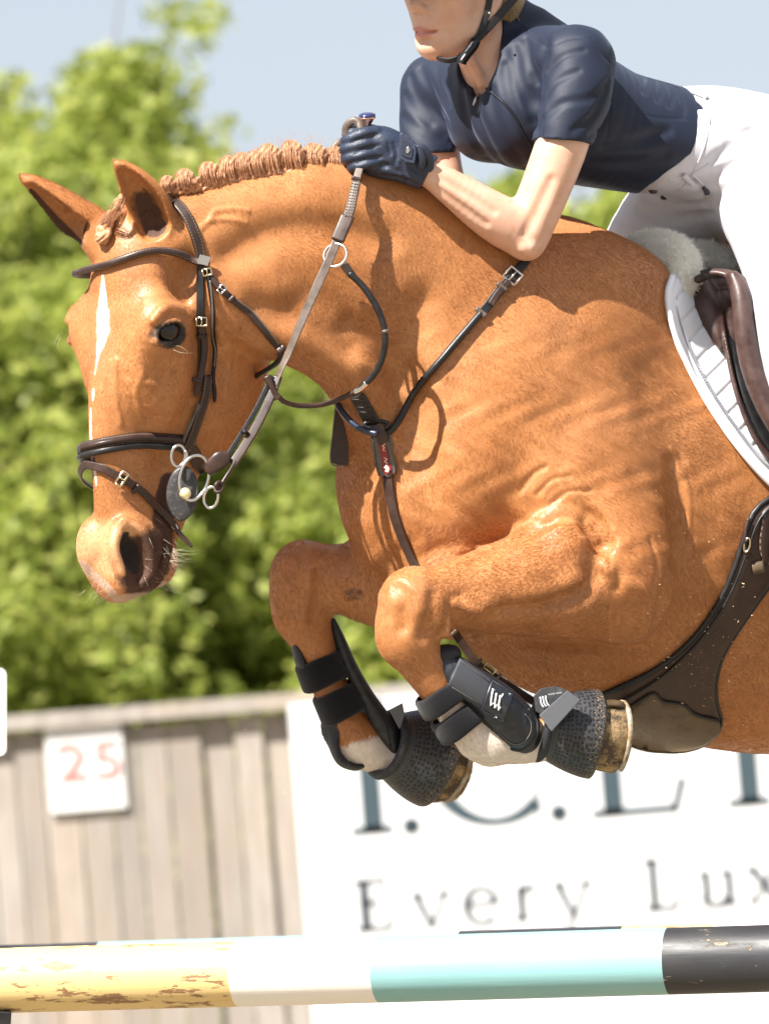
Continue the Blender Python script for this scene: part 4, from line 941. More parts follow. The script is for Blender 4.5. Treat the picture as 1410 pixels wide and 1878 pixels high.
o, PS, gS = patch('stud_guard', SL, SR, 60, 18, 20, m_stud, gi, None, thick=6)
cord('guard_edge', (PS[:, 0][::2], gS[:, 0][::2]), 2.6, gi, m_bk); cord('guard_edge', (PS[:, -1][::2], gS[:, -1][::2]), 2.6, gi, m_stud)
q, g = on([(1095, 1308), (1120, 1303), (1150, 1308)], 16); sweep('strap_loop', (q, g), rnd_(9, 10, 1, .6), m_stud, gi)
q = on([(1362, 998), (1363, 1002)], 18)[0][0]; ring('girth_ring', q, 5, 13, 2, gi, m_go, rot=12); cord('ring_keeper', on([(1366, 950), (1360, 975), (1360, 1010), (1372, 1020)], 15), 3.5, gi, m_br)
q = on([(1383, 1038), (1386, 1040)], 18)[0][0]; keeper(q, (.2, 1, 0), 22, gi, m_stud, L=22, t=4)
o, PB, gB = patch('girth_billet', [(1440, 900), (1396, 935), (1388, 960), (1384, 1000), (1392, 1030)], [(1470, 930), (1425, 960), (1412, 985), (1410, 1010), (1404, 1035)], 24, 8, 16, m_bs, gi)
# ---- saddle pad
m_pad = mat('white_cotton', (.74, .75, .80), .85, sheen=.3); n = N(m_pad); wv = n.noise(n.coord(), 700, 2, .5); n.norm(n.bump(wv, .35, .0008))
sp = empty('saddle_pad', 'white quilted saddle pad with piped edge under the brown saddle', 'saddle pad', (1320, 700, -150))
PL = [(1240, 492), (1224, 512), (1217, 545), (1226, 600), (1247, 655), (1284, 726), (1330, 796), (1372, 850), (1420, 900), (1475, 960), (1530, 1010)]
PR = [(1266, 500), (1296, 530), (1330, 570), (1360, 620), (1400, 680), (1450, 740), (1520, 790), (1600, 830), (1680, 850), (1760, 860), (1830, 865)]
def quilt(u, t, P):
    X, Y = P[..., 0], P[..., 1]; s_ = (X * .70 + Y * .72); q = np.abs(((s_ / 37.0) % 1) - .5) * 2; band = np.clip((t - .13) / .02, 0, 1)
    puff = 4.5 * (1 - q ** 6); seam = 3.5 * np.exp(-((t - .12) / .008) ** 2); return band * puff + (1 - band) * 3 - seam
patch('pad_panel', PL, PR, 260, 150, 7, m_pad, sp, quilt, thick=6)
zz = G.front([(1217, 545)])[0]
xy = catmull(np.array(PL[1:8], float), 8); Qp, gp = on([tuple(v) for v in PL[1:9]], 10); sweep('bound_edge', (Qp, gp), rnd_(6, 12, 1, .9), m_pad, sp)
V, F = [], []
dd = catmull(np.array([(1240, 505), (1237, 550), (1249, 604), (1272, 655), (1308, 722), (1352, 786), (1392, 838), (1425, 870)], float), 14); zf = G.front(dd)
for (x, y), z in zip(dd, zf):
    b_ = len(V); z += 15; V += [(x - 5, y - 1, z), (x + 5, y + 2.2, z), (x + 5, y + 3.8, z), (x - 5, y + .6, z)]; V += [(a, b, c - 2) for a, b, c in V[b_:b_ + 4]]; F += [[b_, b_ + 1, b_ + 2, b_ + 3], [b_, b_ + 4, b_ + 5, b_ + 1], [b_ + 3, b_ + 2, b_ + 6, b_ + 7]]
mesh_from('edge_stitching', V, F, mat('grey_thread', (.30, .31, .36), .8), sp, smooth=False)
# ------------------------------------------------------------------ rider
def Fh(a, v, b): return (777 - .707 * a + .707 * b, v, 10 + .707 * a + .707 * b)
FA = np.array((-.707, 0, .707)); FB = np.array((.707, 0, .707))
B_ = Field(axis((600, 3.0), (1130, 9), 1760), axis((-240, 8), (-30, 3.0), (500, 10), 1350), axis((-620, 9), (-380, 6), (-200, 3.4), 260))
# head
B_.ell(Fh(-98, -70, 0), (100, 112, 80), k=20, d=FA, u=HV)
B_.ell(Fh(-48, -5, 0), (60, 70, 70), k=20, d=FA, u=HV)
B_.ell(Fh(-50, 35, 0), (52, 58, 56), k=20, d=FA, u=HV)
B_.ell(Fh(-22, 78, 0), (25, 28, 30), k=22, d=FA, u=HV)
for s_ in (1, -1):
    B_.chain([Fh(-38, 84, 16 * s_) + (18, 18), Fh(-66, 66, 40 * s_) + (18, 20), Fh(-100, 38, 58 * s_) + (18, 18), Fh(-114, -20, 66 * s_) + (18, 16)], k=30)
    B_.ell(Fh(-28, -18, 42 * s_), (24, 26, 24), k=24, d=FA)
    B_.ell(Fh(10, 18, 13 * s_), (10, 8, 8.5), k=5, d=FA)
    B_.ell(Fh(9, 24, 9 * s_), (6, 3.5, 4.5), k=2.5, d=FA, mode='cut')
    B_.ell(Fh(-10, -52, 34 * s_), (16, 13, 20), k=14, d=FA, u=HV, mode='cut')
    B_.ell(Fh(-20, -50, 34 * s_), (16, 14, 16), k=4, d=FA, u=HV)
    B_.ell(Fh(-112, -6, 74 * s_), (15, 30, 6), k=8, d=FA, u=HV); B_.ell(Fh(-106, -10, 81 * s_), (8, 17, 5), k=5, d=FA, u=HV, mode='cut'); B_.ell(Fh(-104, 18, 74 * s_), (8, 9, 6), k=6, d=FA, u=HV)
B_.chain([Fh(-2, -62, 0) + (10, 11), Fh(10, -25, 0) + (11, 11), Fh(22, 6, 0) + (11, 12)], k=14, u=FA)
B_.ell(Fh(22, 12, 0), (12, 9, 10), k=6, d=FA)
B_.ell(Fh(-2, 40, 0), (14, 14, 26), k=16, d=FA, u=HV)
B_.ell(Fh(3, 53, 0), (8, 6.2, 24), k=6, d=FA, u=HV); B_.ell(Fh(2, 65, 0), (9, 6.5, 20), k=6, d=FA, u=HV)
B_.chain([Fh(-8, 57, -25) + (2, 2), Fh(8, 59.5, -10) + (2, 2), Fh(11, 58.5, 0) + (2, 2), Fh(8, 59.5, 10) + (2, 2), Fh(-8, 57, 26) + (2.4, 2.4)], k=3.5, mode='cut')
B_.ell(Fh(4, 76, 0), (8, 5, 20), k=10, d=FA, u=HV, mode='cut')
# neck, trunk, arms, legs
B_.chain([(862, 0, -70, 52, 52), (884, 80, -80, 50, 52), (908, 150, -98, 55, 64), (945, 190, -120, 70, 90)], k=24, n=4)
B_.chain([(845, 85, -10, 10, 10), (868, 120, -25, 9, 9), (882, 152, -38, 9, 9)], k=18)
B_.chain([(1230, 262, -265, 70, 105), (1120, 240, -215, 76, 110), (1010, 205, -155, 92, 125), (930, 165, -118, 70, 118)], k=20, u=(-.35, .93, 0), n=3)
B_.chain([(1230, 262, -265, 70, 105), (1330, 280, -320, 92, 130), (1430, 330, -370, 106, 142)], k=20, u=(-.2, .97, 0), n=3)
B_.chain([(1420, 350, -250, 100, 95), (1462, 480, -110, 88, 88), (1500, 640, -40, 76, 76), (1530, 800, 0, 62, 62), (1600, 1000, 0, 50, 50), (1640, 1180, 0, 40, 40)], k=20, n=3)
B_.chain([(1330, 350, -440, 92, 90), (1210, 470, -480, 80, 78), (1150, 600, -500, 66, 66), (1200, 780, -520, 55, 55), (1260, 950, -520, 46, 46)], k=20, n=3)
B_.chain([(1060, 130, 40, 44, 44), (1050, 190, 72, 45, 45), (1031, 262, 92, 48, 46), (1000, 345, 99, 46, 42), (975, 405, 101, 44, 40), (962, 436, 102, 38, 36)], k=12, u=(1, .2, 0), n=5)
B_.chain([(966, 432, 102, 40, 36), (930, 412, 112, 46, 42), (885, 384, 126, 42, 40), (830, 346, 144, 33, 32), (785, 316, 152, 27, 27), (735, 292, 152, 30, 22)], k=16, u=(-.5, .86, 0), n=5)
B_.ell((966, 452, 104), (24, 22, 24), k=16)
B_.chain([(800, 165, -290, 56, 56), (786, 215, -262, 50, 48), (806, 300, -232, 40, 40), (812, 345, -215, 38, 38), (770, 335, -130, 34, 34), (700, 300, -30, 24, 24)], k=10, u=(1, 0, 0), n=4)
for p_, r_, k_, md in (([(795, 322), (850, 352), (905, 388)], 3, 14, 'cut'), ([(800, 345), (845, 378), (890, 410)], 2.5, 14, 'cut'), ([(1010, 330), (985, 385), (962, 430)], 5, 16, 'cut'), ([(938, 372), (952, 366), (966, 350)], 3, 6, 'cut'), ([(958, 452), (970, 462), (976, 448)], 9, 10, 'add')):
    crease(B_, p_, r_, k_, md, .8 if md == 'cut' else -.4)
VB, FB_ = B_.mesh()
m = mat('skin', (.70, .42, .30), .42, spec=.45); m_skin = m; n = N(m); co = n.coord()
pb = m.node_tree.nodes['Principled BSDF']; pb.inputs['Subsurface Weight'].default_value = .22; pb.inputs['Subsurface Radius'].default_value = (.012, .004, .002); pb.inputs['Subsurface Scale'].default_value = .6
c = n.mix(n.ramp(n.noise(co, 30, 4, .6), [(.35, 0), (.7, 1)]), (.58, .34, .235), (.66, .42, .31))
c = n.mix(n.math('MULTIPLY', n.ramp(n.noise(co, 210, 2, .5), [(.66, 0), (.72, 1)]), .35), c, (.50, .25, .16))
c = n.mix(n.math('MULTIPLY', n.ramp(n.noise(co, 9, 3, .6), [(.5, 0), (.72, 1)]), .4), c, (.60, .27, .19)); c = n.mix(n.attr('lip'), c, (.50, .19, .17)); n.base(c); n.norm(n.bump(n.noise(co, 500, 2, .6), .15, .0005))
rider = empty('person', 'rider in navy short sleeved shirt, white breeches and navy gloves leaning over the horse neck', 'person', (1250, 400, -250))
body_r = mesh_from('body', VB, FB_, m_skin, rider)
fa = -(VB[:, 0] - 777) * .707 + (VB[:, 2] - 10) * .707; fb = (VB[:, 0] - 777) * .707 + (VB[:, 2] - 10) * .707
lipv = np.clip((1.15 - np.sqrt((fb / 25) ** 2 + ((VB[:, 1] - 58.5) / (10.5 - .10 * np.abs(fb))) ** 2)) * 4, 0, 1) * (fa > -12)
set_attr(body_r, 'lip', lipv * .85)
# shirt
SH = Field(axis((700, 2.8), 1310), axis((-10, 2.8), 380), axis((-420, 7), (-180, 2.9), 190))
SH.chain([(1250, 262, -285, 100, 138), (1205, 254, -262, 104, 142), (1120, 236, -215, 112, 146), (1020, 198, -160, 128, 158), (945, 165, -125, 108, 156)], k=10, u=(-.38, .93, 0), n=6)
SH.ell((965, 215, -60), (95, 80, 80), k=50, d=(-.5, .8, 0)); SH.ell((890, 215, -160), (80, 70, 80), k=50, d=(-.2, .9, 0))
SH.chain([(925, 130, -105, 62, 80), (1000, 110, -60, 62, 70), (1055, 112, 20, 62, 68)], k=40, u=(0, 1, 0))
SH.chain([(925, 150, -125, 62, 80), (860, 150, -200, 58, 66), (802, 160, -280, 58, 58)], k=40, u=(0, 1, 0))
SH.chain([(1058, 118, 36, 66, 66), (1056, 170, 62, 66, 66), (1040, 220, 80, 60, 62), (1029, 262, 90, 54, 58), (1026, 280, 93, 54, 58)], k=28, u=(1, .2, 0), n=6)
SH.chain([(798, 165, -290, 62, 60), (786, 205, -268, 54, 56), (786, 260, -240, 52, 54), (790, 300, -232, 52, 54)], k=24, u=(1, 0, 0), n=6)
# collar
SH.chain([(914, 28, -108, 56, 58), (905, 70, -100, 52, 58), (900, 120, -98, 54, 62), (915, 165, -110, 62, 80)], k=22, u=(1, 0, .3), n=4)
SH.chain([(975, 60, -150, 48, 60), (1010, 90, -160, 50, 70)], k=40)
# hems and neck opening
SH.ell((1290, 280, -300), (34, 150, 200), k=4, d=(.93, .30, 0), u=(-.3, .93, 0), mode='cut')
def halfcut(F_, c, nv, R_=400, lo=None, hi=None, k=2):
    nv = nrm(nv); c = np.array(c, float); sl, (X, Y, Z) = F_.box(lo, hi); d = (c[0] - X) * nv[0] + (c[1] - Y) * nv[1] + (c[2] - Z) * nv[2]; F_.f[sl] = np.maximum(F_.f[sl], -d)
halfcut(SH, (1029, 261, 90), (-.06, 1, .1), lo=(965, 245, 22), hi=(1100, 330, 190)); halfcut(SH, (1216, 320, -150), (.60, .80, 0), lo=(1120, 285, -420), hi=(1310, 380, 190)); halfcut(SH, (790, 281, -240), (0.02, 1, 0), lo=(720, 270, -330), hi=(850, 380, -160))
SH.chain([(868, -30, -40, 62, 90), (872, 50, -20, 50, 90), (868, 92, -10, 50, 90), (866, 118, 0, 44, 80), (876, 138, 0, 26, 70), (885, 152, 5, 8, 60)], k=3, u=(1, .1, 0), n=5, mode='cut')
SH.ell((828, 56, -60), (60, 58, 110), k=3, d=(1, 0, 0), mode='cut')
for pts, r_, k_ in (([(1004, 130), (1030, 105), (1070, 92)], 4, 10), ([(990, 190), (1020, 150), (1060, 130)], 4.5, 11), ([(988, 225), (1030, 190), (1085, 180), (1115, 150)], 4.5, 12), ([(1112, 165), (1085, 215), (1050, 240)], 4, 12), ([(1118, 200), (1100, 236), (1080, 250)], 3.5, 9),
    ([(1000, 80), (990, 120), (986, 170), (984, 230)], 10, 22), ([(962, 70), (972, 110), (985, 150)], 6, 14), ([(940, 90), (952, 150), (975, 205), (985, 250)], 7, 18), ([(925, 120), (932, 170), (955, 230), (985, 285)], 6, 16),
    ([(900, 165), (905, 210), (935, 270), (965, 310)], 6, 16), ([(870, 170), (875, 220), (905, 280), (935, 318)], 7, 18), ([(845, 160), (852, 210), (870, 260), (900, 300)], 7, 18),
    ([(752, 140), (764, 180), (790, 225)], 6, 14), ([(770, 125), (790, 165), (822, 225)], 6, 14), ([(742, 175), (765, 210), (812, 248)], 6, 15), ([(738, 215), (770, 238), (822, 262)], 6, 15), ([(800, 110), (806, 150), (822, 190)], 7, 14),
    ([(1205, 135), (1212, 160), (1205, 185)], 5, 10), ([(1222, 148), (1232, 172), (1226, 195)], 5, 10), ([(1188, 128), (1190, 150), (1180, 170)], 5, 10), ([(1240, 160), (1252, 190), (1250, 215)], 4, 9), ([(1175, 122), (1172, 140)], 5, 9),
    ([(1110, 270), (1160, 262), (1225, 240)], 6, 18), ([(1080, 300), (1150, 300), (1220, 285)], 6, 18)):
    crease(SH, pts, r_, k_)
for pts in ([(1124, 118), (1122, 170), (1112, 250)], [(1122, 192), (1160, 205), (1205, 216), (1262, 218)], [(1085, 72), (1105, 100), (1122, 120)], [(945, 40), (985, 75), (1005, 88)], [(1005, 88), (1045, 70), (1085, 72)]):
    crease(SH, pts, 2.2, 3, off=.4)
def rip(X, Y, Z): return .5 * np.sin((X * .9 + Y * .45) * .085 + 2 * np.sin(Y * .03 + X * .01)) * np.clip((Z + 160) / 60, 0, 1) + .5 * np.sin((X * .5 - Y * .8) * .13 + Z * .05)
SH.warp((700, 0, -400), (1300, 360, 190), rip)
VS, FS = SH.mesh()
m = mat('navy_fabric', (.008, .011, .022), .62, spec=.35, sheen=.12); n = N(m); m_navy = m
m.node_tree.nodes['Principled BSDF'].inputs['Sheen Tint'].default_value = (.5, .6, .9, 1); m.node_tree.nodes['Principled BSDF'].inputs['Sheen Roughness'].default_value = .35
co = n.coord(); n.base(n.mix(n.noise(n.coord((1, 1, 1)), 8, 2), (.0065, .0105, .025), (.009, .015, .034))); n.norm(n.bump(n.noise(n.coord((700, 700, 300), (.2, .4, .9)), 1.3, 2, .7), .2, .0006, n.bump(n.noise(co, 60, 3, .5), .15, .0025)))
shirt = mesh_from('shirt', VS, FS, m_navy, rider)
def onf(F_, P, off=2, n=8):
    xy = catmull(np.array(P, float), n); z = F_.front(xy)
    if np.isnan(z).any(): ok = ~np.isnan(z); z = np.interp(np.arange(len(z)), np.where(ok)[0], z[ok])
    for _ in range(2): z[1:-1] = z[1:-1] * .5 + (z[2:] + z[:-2]) * .25
    Q = np.column_stack([xy, z]); g = F_.grad(Q, 6); return Q + g * off, g
m_zip = mat('black_zip', (.008, .010, .018), .5)
strap('zip_tape', onf(SH, [(888, 160), (905, 172), (925, 190), (945, 216), (962, 250), (985, 288)], .6), 5, shirt, m_zip, 3)
strap('zip_pull', onf(SH, [(885, 158), (884, 168), (877, 180), (872, 192)], 5), 6, shirt, m_st, 2.5)
# hem bands
# breeches
BR = Field(axis((1040, 3.2), (1440, 10), 1760), axis((110, 3.2), (560, 9), 1330), axis((-640, 8), (-420, 5), (-260, 4), 130))
BR.chain([(1190, 268, -255, 88, 134), (1240, 262, -275, 100, 140), (1330, 280, -320, 120, 158), (1430, 330, -370, 138, 172), (1490, 380, -390, 110, 160)], k=10, u=(-.25, .96, 0), n=5)
BR.chain([(1400, 320, -280, 118, 110), (1450, 455, -130, 104, 100), (1468, 560, -60, 94, 92), (1492, 700, -10, 84, 84), (1540, 830, 15, 70, 70), (1610, 1000, 10, 56, 56), (1650, 1180, 10, 48, 48)], k=40, n=4)
BR.chain([(1300, 330, -410, 105, 100), (1220, 420, -450, 95, 90), (1160, 520, -480, 82, 80), (1140, 620, -500, 74, 72), (1200, 780, -520, 60, 60), (1265, 950, -520, 50, 50)], k=30, n=4)
BR.ell((1212, 250, -262), (26, 96, 128), k=5, d=(.93, .3, -.2), u=(-.3, .93, 0))
for pts, r_, k_ in (([(1262, 340), (1300, 330), (1350, 300), (1400, 270)], 8, 18), ([(1290, 375), (1330, 350), (1390, 320)], 9, 20), ([(1180, 365), (1230, 378), (1290, 372)], 6, 14), ([(1170, 385), (1230, 400), (1310, 392)], 7, 16),
    ([(1275, 190), (1320, 205), (1380, 215)], 6, 15), ([(1290, 215), (1340, 240), (1405, 245)], 6, 15), ([(1300, 300), (1340, 270), (1400, 225)], 7, 16), ([(1265, 175), (1262, 230), (1240, 300)], 5, 10), ([(1270, 330), (1285, 345), (1296, 372)], 5, 10), ([(1100, 420), (1150, 440), (1230, 450)], 6, 18)):
    crease(BR, pts, r_ * 1.5, k_ * .7, off=.6)
VBr, FBr = BR.mesh()
m_wb = mat('white_breeches', (.52, .515, .56), .8, sheen=.05); n = N(m_wb); n.norm(n.bump(n.noise(n.coord((600, 600, 260)), 1.2, 2), .2, .0006))
brc = mesh_from('breeches', VBr, FBr, m_wb, rider)
m_but = mat('dark_button', (.02, .02, .03), .3)
for x, y, r_ in ((1183, 339, 6), (1197, 350, 8.5), (1217, 362, 7)):
    z = BR.front([(x, y)])[0]; ball('button', (x, y, (z if not np.isnan(z) else -110) + 1), r_, m_but, brc, (1, .7, .5))
Q, g = onf(BR, [(1268, 318), (1280, 328), (1290, 338)], 2); cord('pocket_zip', (Q, g), 2.2, brc, m_wb)
z = BR.front([(1294, 349)])[0]; sweep('zip_toggle', air([(1290, 342, z + 5), (1295, 352, z + 5), (1296, 358, z + 5)], n=3), rnd_(5, 10, 1, .5), m_but, brc)
for pts in ([(1262, 165), (1290, 180), (1300, 215), (1290, 270), (1262, 330), (1240, 352)], [(1225, 330), (1262, 322), (1300, 300)]):
    cord('seam', onf(BR, pts, .2), 1.6, brc, m_wb)
for x0_, y0_, x1_, y1_ in ((1252, 318, 1272, 338), (1270, 172, 1296, 182)):
    strap('belt_loop', onf(BR, [(x0_, y0_), ((x0_ + x1_) / 2, (y0_ + y1_) / 2), (x1_, y1_)], 4), 9, brc, m_wb, 5)
RB = Field(axis((1180, 5), 1700), axis((780, 6), 1320), axis((-600, 8), (-60, 6), 90))
RB.chain([(1540, 850, 12, 62, 62), (1600, 1000, 10, 60, 58), (1640, 1170, 10, 44, 42), (1630, 1220, 14, 40, 42), (1570, 1240, 40, 28, 38)], k=10, n=4); RB.chain([(1210, 800, -520, 62, 60), (1265, 950, -520, 54, 54), (1290, 1120, -520, 42, 42), (1230, 1150, -500, 28, 36)], k=10, n=4)
V, F = RB.mesh(); mesh_from('riding_boots', V, F, m_bk, rider)
# gloves
GL = Field(axis((600, 1.8), 810), axis((205, 1.8), 362), axis((50, 2.2), 235))
GL.chain([(790, 315, 152, 30, 30), (760, 300, 154, 31, 28), (725, 286, 155, 42, 28), (695, 272, 152, 42, 28), (672, 270, 150, 34, 26)], k=10, u=(-.35, .93, 0), n=5)
GL.ell((700, 262, 160), (34, 26, 24), k=10, d=(1, .3, 0)); GL.ell((760, 322, 150), (40, 22, 28), k=14, d=(1, .35, 0)); GL.ell((700, 308, 148), (48, 20, 28), k=12, d=(1, .15, 0))
for i, (kx, ky, tx, ty) in enumerate(((682, 240, 636, 257), (684, 260, 634, 273), (686, 280, 637, 290), (688, 300, 648, 306))):
    GL.chain([(kx + 6, ky + 2, 168, 12.5, 13), ((kx + tx) / 2 + 4, (ky + ty) / 2 - 2, 178, 12, 12), (tx + 2, ty, 168, 11.5, 12), (tx + 2, ty + 4, 146, 11, 12), (tx + 18, ty + 6, 128, 11, 11), (tx + 34, ty + 4, 126, 11, 11)], k=4.5, n=5)
GL.chain([(720, 262, 128, 16, 16), (690, 244, 116, 14, 14), (664, 238, 112, 12, 12), (646, 244, 118, 11, 11)], k=8, n=5)
# far hand behind
GL.chain([(700, 300, 60, 22, 22), (668, 285, 72, 22, 24), (640, 272, 82, 16, 18), (624, 268, 88, 9, 12)], k=10, n=4)
for pts, r_, k_ in (([(645, 262), (668, 252), (692, 246)], 2.2, 5), ([(650, 283), (672, 272), (696, 266)], 2.2, 5), ([(655, 300), (680, 290), (700, 287)], 2.2, 5), ([(662, 316), (690, 307), (712, 302)], 3, 8),
    ([(700, 300), (716, 308), (735, 316)], 3, 7), ([(722, 264), (728, 284), (722, 304)], 3, 7), ([(712, 262), (716, 282)], 2.4, 6), ([(735, 300), (742, 318), (738, 332)], 2.5, 6), ([(700, 322), (730, 326), (760, 336)], 2.5, 7), ([(752, 305), (768, 318), (776, 330)], 2.5, 6)):
    crease(GL, pts, r_, k_, off=.55)
GL.ell((800, 319, 160), (14, 60, 60), k=2, d=(.86, .5, 0), u=(-.5, .86, 0), mode='cut')
VG, FG = GL.mesh()
m_glove = mat('navy_glove_leather', (.015, .024, .05), .45, spec=.5); n = N(m_glove)
vo = n.n('TexVoronoi'); n.link(n.coord(), vo.inputs['Vector']); vo.inputs['Scale'].default_value = 620
n.norm(n.bump(vo.outputs['Distance'], .5, .0008, n.bump(n.noise(n.coord(), 90, 3, .6), .3, .002))); n.base(n.mix(n.noise(n.coord(), 40, 3), (.011, .018, .038), (.022, .033, .064)))
glv = mesh_from('glove', VG, FG, m_glove, rider)
m_gd = mat('navy_tab', (.012, .018, .036), .5)
def poly_plate(name, P2, z, t, material, parent, tilt=(0, 0)):
    k = len(P2); cx, cy = np.mean(P2, 0); zz = lambda x, y: z + tilt[0] * (x - cx) + tilt[1] * (y - cy)
    V = [(x, y, zz(x, y) + t) for x, y in P2] + [(x, y, zz(x, y)) for x, y in P2]
    o = mesh_from(name, V, [list(range(k))[::-1], list(range(k, 2 * k))] + [[i, (i + 1) % k, k + (i + 1) % k, k + i] for i in range(k)], material, parent, smooth=False)
    bv = o.modifiers.new('bevel', 'BEVEL'); bv.width = .0012; bv.segments = 2; return o
poly_plate('wrist_tab', [(733, 246), (737, 243), (750, 252), (762, 266), (764, 278), (760, 300), (745, 298), (730, 290)], 194, 8, m_glove, glv, (.1, .0)); poly_plate('wrist_tab_panel', [(738, 254), (750, 261), (757, 272), (755, 291), (745, 289), (736, 284)], 202.5, 1.5, m_gd, glv, (.1, 0))
poly_plate('tab_emblem', [(745, 271), (749, 268), (752, 276), (748, 282), (744, 280)], 204.5, 1.2, m_st, glv, (.1, 0))
cord('wrist_band', air([(764, 270, 196), (776, 274, 194), (786, 288, 188), (788, 304, 180), (780, 318, 172)]), 5, glv, m_glove, 1.6, .8)
cord('wrist_band', air([(758, 268, 194), (768, 276, 197), (774, 292, 196), (770, 310, 190)]), 4, glv, m_gd, 1.8, .8)
# helmet, harness, hair
m_blk = mat('black_webbing', (.010, .009, .010), .6); n = N(m_blk); n.norm(n.bump(n.noise(n.coord(), 600, 2), .3, .0006))
hel = Field(axis((700, 6), 1010), axis((-240, 6), 40), axis((-240, 6), 130)); hel.ell(Fh(-94, -78, 0), (118, 108, 98), k=4, d=FA, u=HV)
hel.ell(Fh(-60, -8, 0), (190, 62, 140), k=4, d=FA, u=HV, mode='cut'); hel.ell(Fh(14, -40, 0), (88, 7, 80), k=8, d=nrm(FA + (0, .16, 0)), u=(0, 1, 0))  # peak lengthened out of view so that it shades the face
V, F = hel.mesh(); helm = mesh_from('helmet', V, F, mat('helmet_shell', (.012, .012, .015), .35), rider)
def proj(P, off=2): Q = catmull(np.array(P, float), 6); Q = B_.snap(Q, off); return Q, B_.grad(Q, 4)
strap('harness_strap', onf(B_, [(896, -52), (898, -30), (895, 10), (884, 46), (869, 74)], 4), 12, rider, m_blk, 3)
strap('harness_strap', air([(985, -60, -60), (955, -18, -40), (935, 6, -22), (910, 34, -6), (886, 60, 4), (868, 78, 12)], (.2, .2, 1)), 15, rider, m_blk, 3)
Q, g = air([(872, 72, 12), (860, 88, 20), (848, 100, 26), (838, 107, 28), (822, 111, 26), (805, 108, 10), (798, 104, -10)], (.1, .5, 1)); strap('chin_strap', (Q, g), 11, rider, m_blk, 4)
sweep('chin_buckle', air([(872, 74, 18), (866, 86, 24), (856, 98, 30), (848, 109, 32), (845, 116, 32)], (.1, .3, 1), 4), flat(19, 9, 3), mat('black_plastic', (.012, .012, .014), .25), rider)
sweep('buckle_prong', air([(868, 76, 30), (860, 88, 34), (853, 97, 36)], (.1, .3, 1), 4), rnd_(2.6, 8, 1, .6), m_st if False else m_rub, rider)
m_hair = mat('blond_hair', (.22, .15, .075), .5); n = N(m_hair); n.base(n.mix(n.noise(n.coord((60, 60, 900)), 1.0, 3), (.10, .065, .03), (.38, .28, .15)))
HF = Field(axis((860, 3), 1010), axis((-90, 3), 60), axis((-170, 4), 20)); HF.ell((925, -20, -70), (40, 62, 44), k=10); HF.ell((932, 22, -66), (15, 20, 18), k=10)
V, F = HF.mesh(); hairo = mesh_from('hair', V, F, m_hair, rider)
for i in range(60):
    a = random.uniform(0, 6.28); p = np.array((928 + 16 * math.cos(a), -10 + random.uniform(-20, 40), -52 + 14 * math.sin(a)))
    cord('hair_lock', air([p, p + (random.uniform(-2, 8), random.uniform(4, 14), 3), p + (random.uniform(-4, 14), random.uniform(10, 26), 0)], n=3), .8, hairo, m_hair) if i < 24 else None
ball('earring', (897, 24, 34), 2.6, m_st, rider)
# whip
wh = empty('riding_whip', 'riding whip with navy knob and rose gold collar held in the gloved hand', 'whip', (675, 225, 140))
m_rg = mat('rose_gold', (.85, .50, .36), .2, metal=1.0); m_kn = mat('navy_enamel', (.02, .025, .10), .15, coat=.8)
def lathe(name, c, prof, d, material, parent, k=24):
    d = nrm(d); u = nrm(np.cross(d, (.2, .1, 1))); v = np.cross(d, u); V = [np.array(c) + d * h + (u * math.cos(2 * math.pi * j / k) + v * math.sin(2 * math.pi * j / k)) * r for r, h in prof for j in range(k)]
    F = [[i * k + j, i * k + (j + 1) % k, (i + 1) * k + (j + 1) % k, (i + 1) * k + j] for i in range(len(prof) - 1) for j in range(k)] + [list(range(k))[::-1], [(len(prof) - 1) * k + j for j in range(k)]]
    return mesh_from(name, V, F, material, parent)
kc = (674, 232, 140); kd = (-.05, -1, .18)
lathe('knob', kc, [(12, 16), (15.5, 19), (15, 23), (9, 25.5), (2, 26)], kd, m_kn, wh); lathe('collar', kc, [(6, 0), (6.5, 4), (10, 9), (14, 14), (15.6, 17), (15, 19)], kd, m_rg, wh); lathe('neck', kc, [(6.5, -20), (7, 0), (6.2, 2)], kd, m_bk, wh)
cord('shaft', air([(674, 250, 138), (690, 330, 100), (720, 430, 40), (760, 560, -20)]), 3, wh, m_blk)
# ---- saddle and sheepskin
sd = empty('saddle', 'dark brown leather jumping saddle with padded knee rolls', 'saddle', (1350, 600, -120))
SD = Field(axis((1225, 2.6), (1440, 10), 1900), axis((380, 2.6), (860, 10), 1100), axis((-560, 12), (-260, 2.9), (60, 6), 120))
zs = lambda x, y: float(G.front([(x, y)])[0])
SD.chain([(1285, 520, zs(1285, 530) + 26, 20, 20), (1298, 560, zs(1290, 560) + 30, 26, 22), (1312, 605, zs(1312, 605) + 26, 17, 18), (1322, 640, zs(1322, 640) + 22, 5, 10)], k=6, u=(1, 0, 0), n=5)
SD.chain([(1308, 520, zs(1308, 530) + 32, 6, 14), (1316, 560, zs(1310, 560) + 36, 6, 15), (1328, 620, zs(1320, 620) + 30, 5, 12), (1350, 720, zs(1350, 720) + 24, 5, 10), (1382, 800, zs(1380, 800) + 22, 5, 10), (1420, 850, zs(1400, 840) + 22, 5, 10)], k=4, u=(1, 0, 0), n=5)
SD.ell((1326, 536, zs(1320, 540) + 26), (22, 40, 20), k=6, d=(1, .1, 0))
SD.chain([(1345, 512, -60, 14, 20), (1358, 545, -40, 19, 22), (1364, 600, -28, 20, 24), (1378, 670, -20, 22, 26), (1402, 735, -10, 22, 26), (1440, 800, 0, 22, 26), (1500, 880, 0, 20, 26)], k=6, u=(1, 0, 0), n=6)
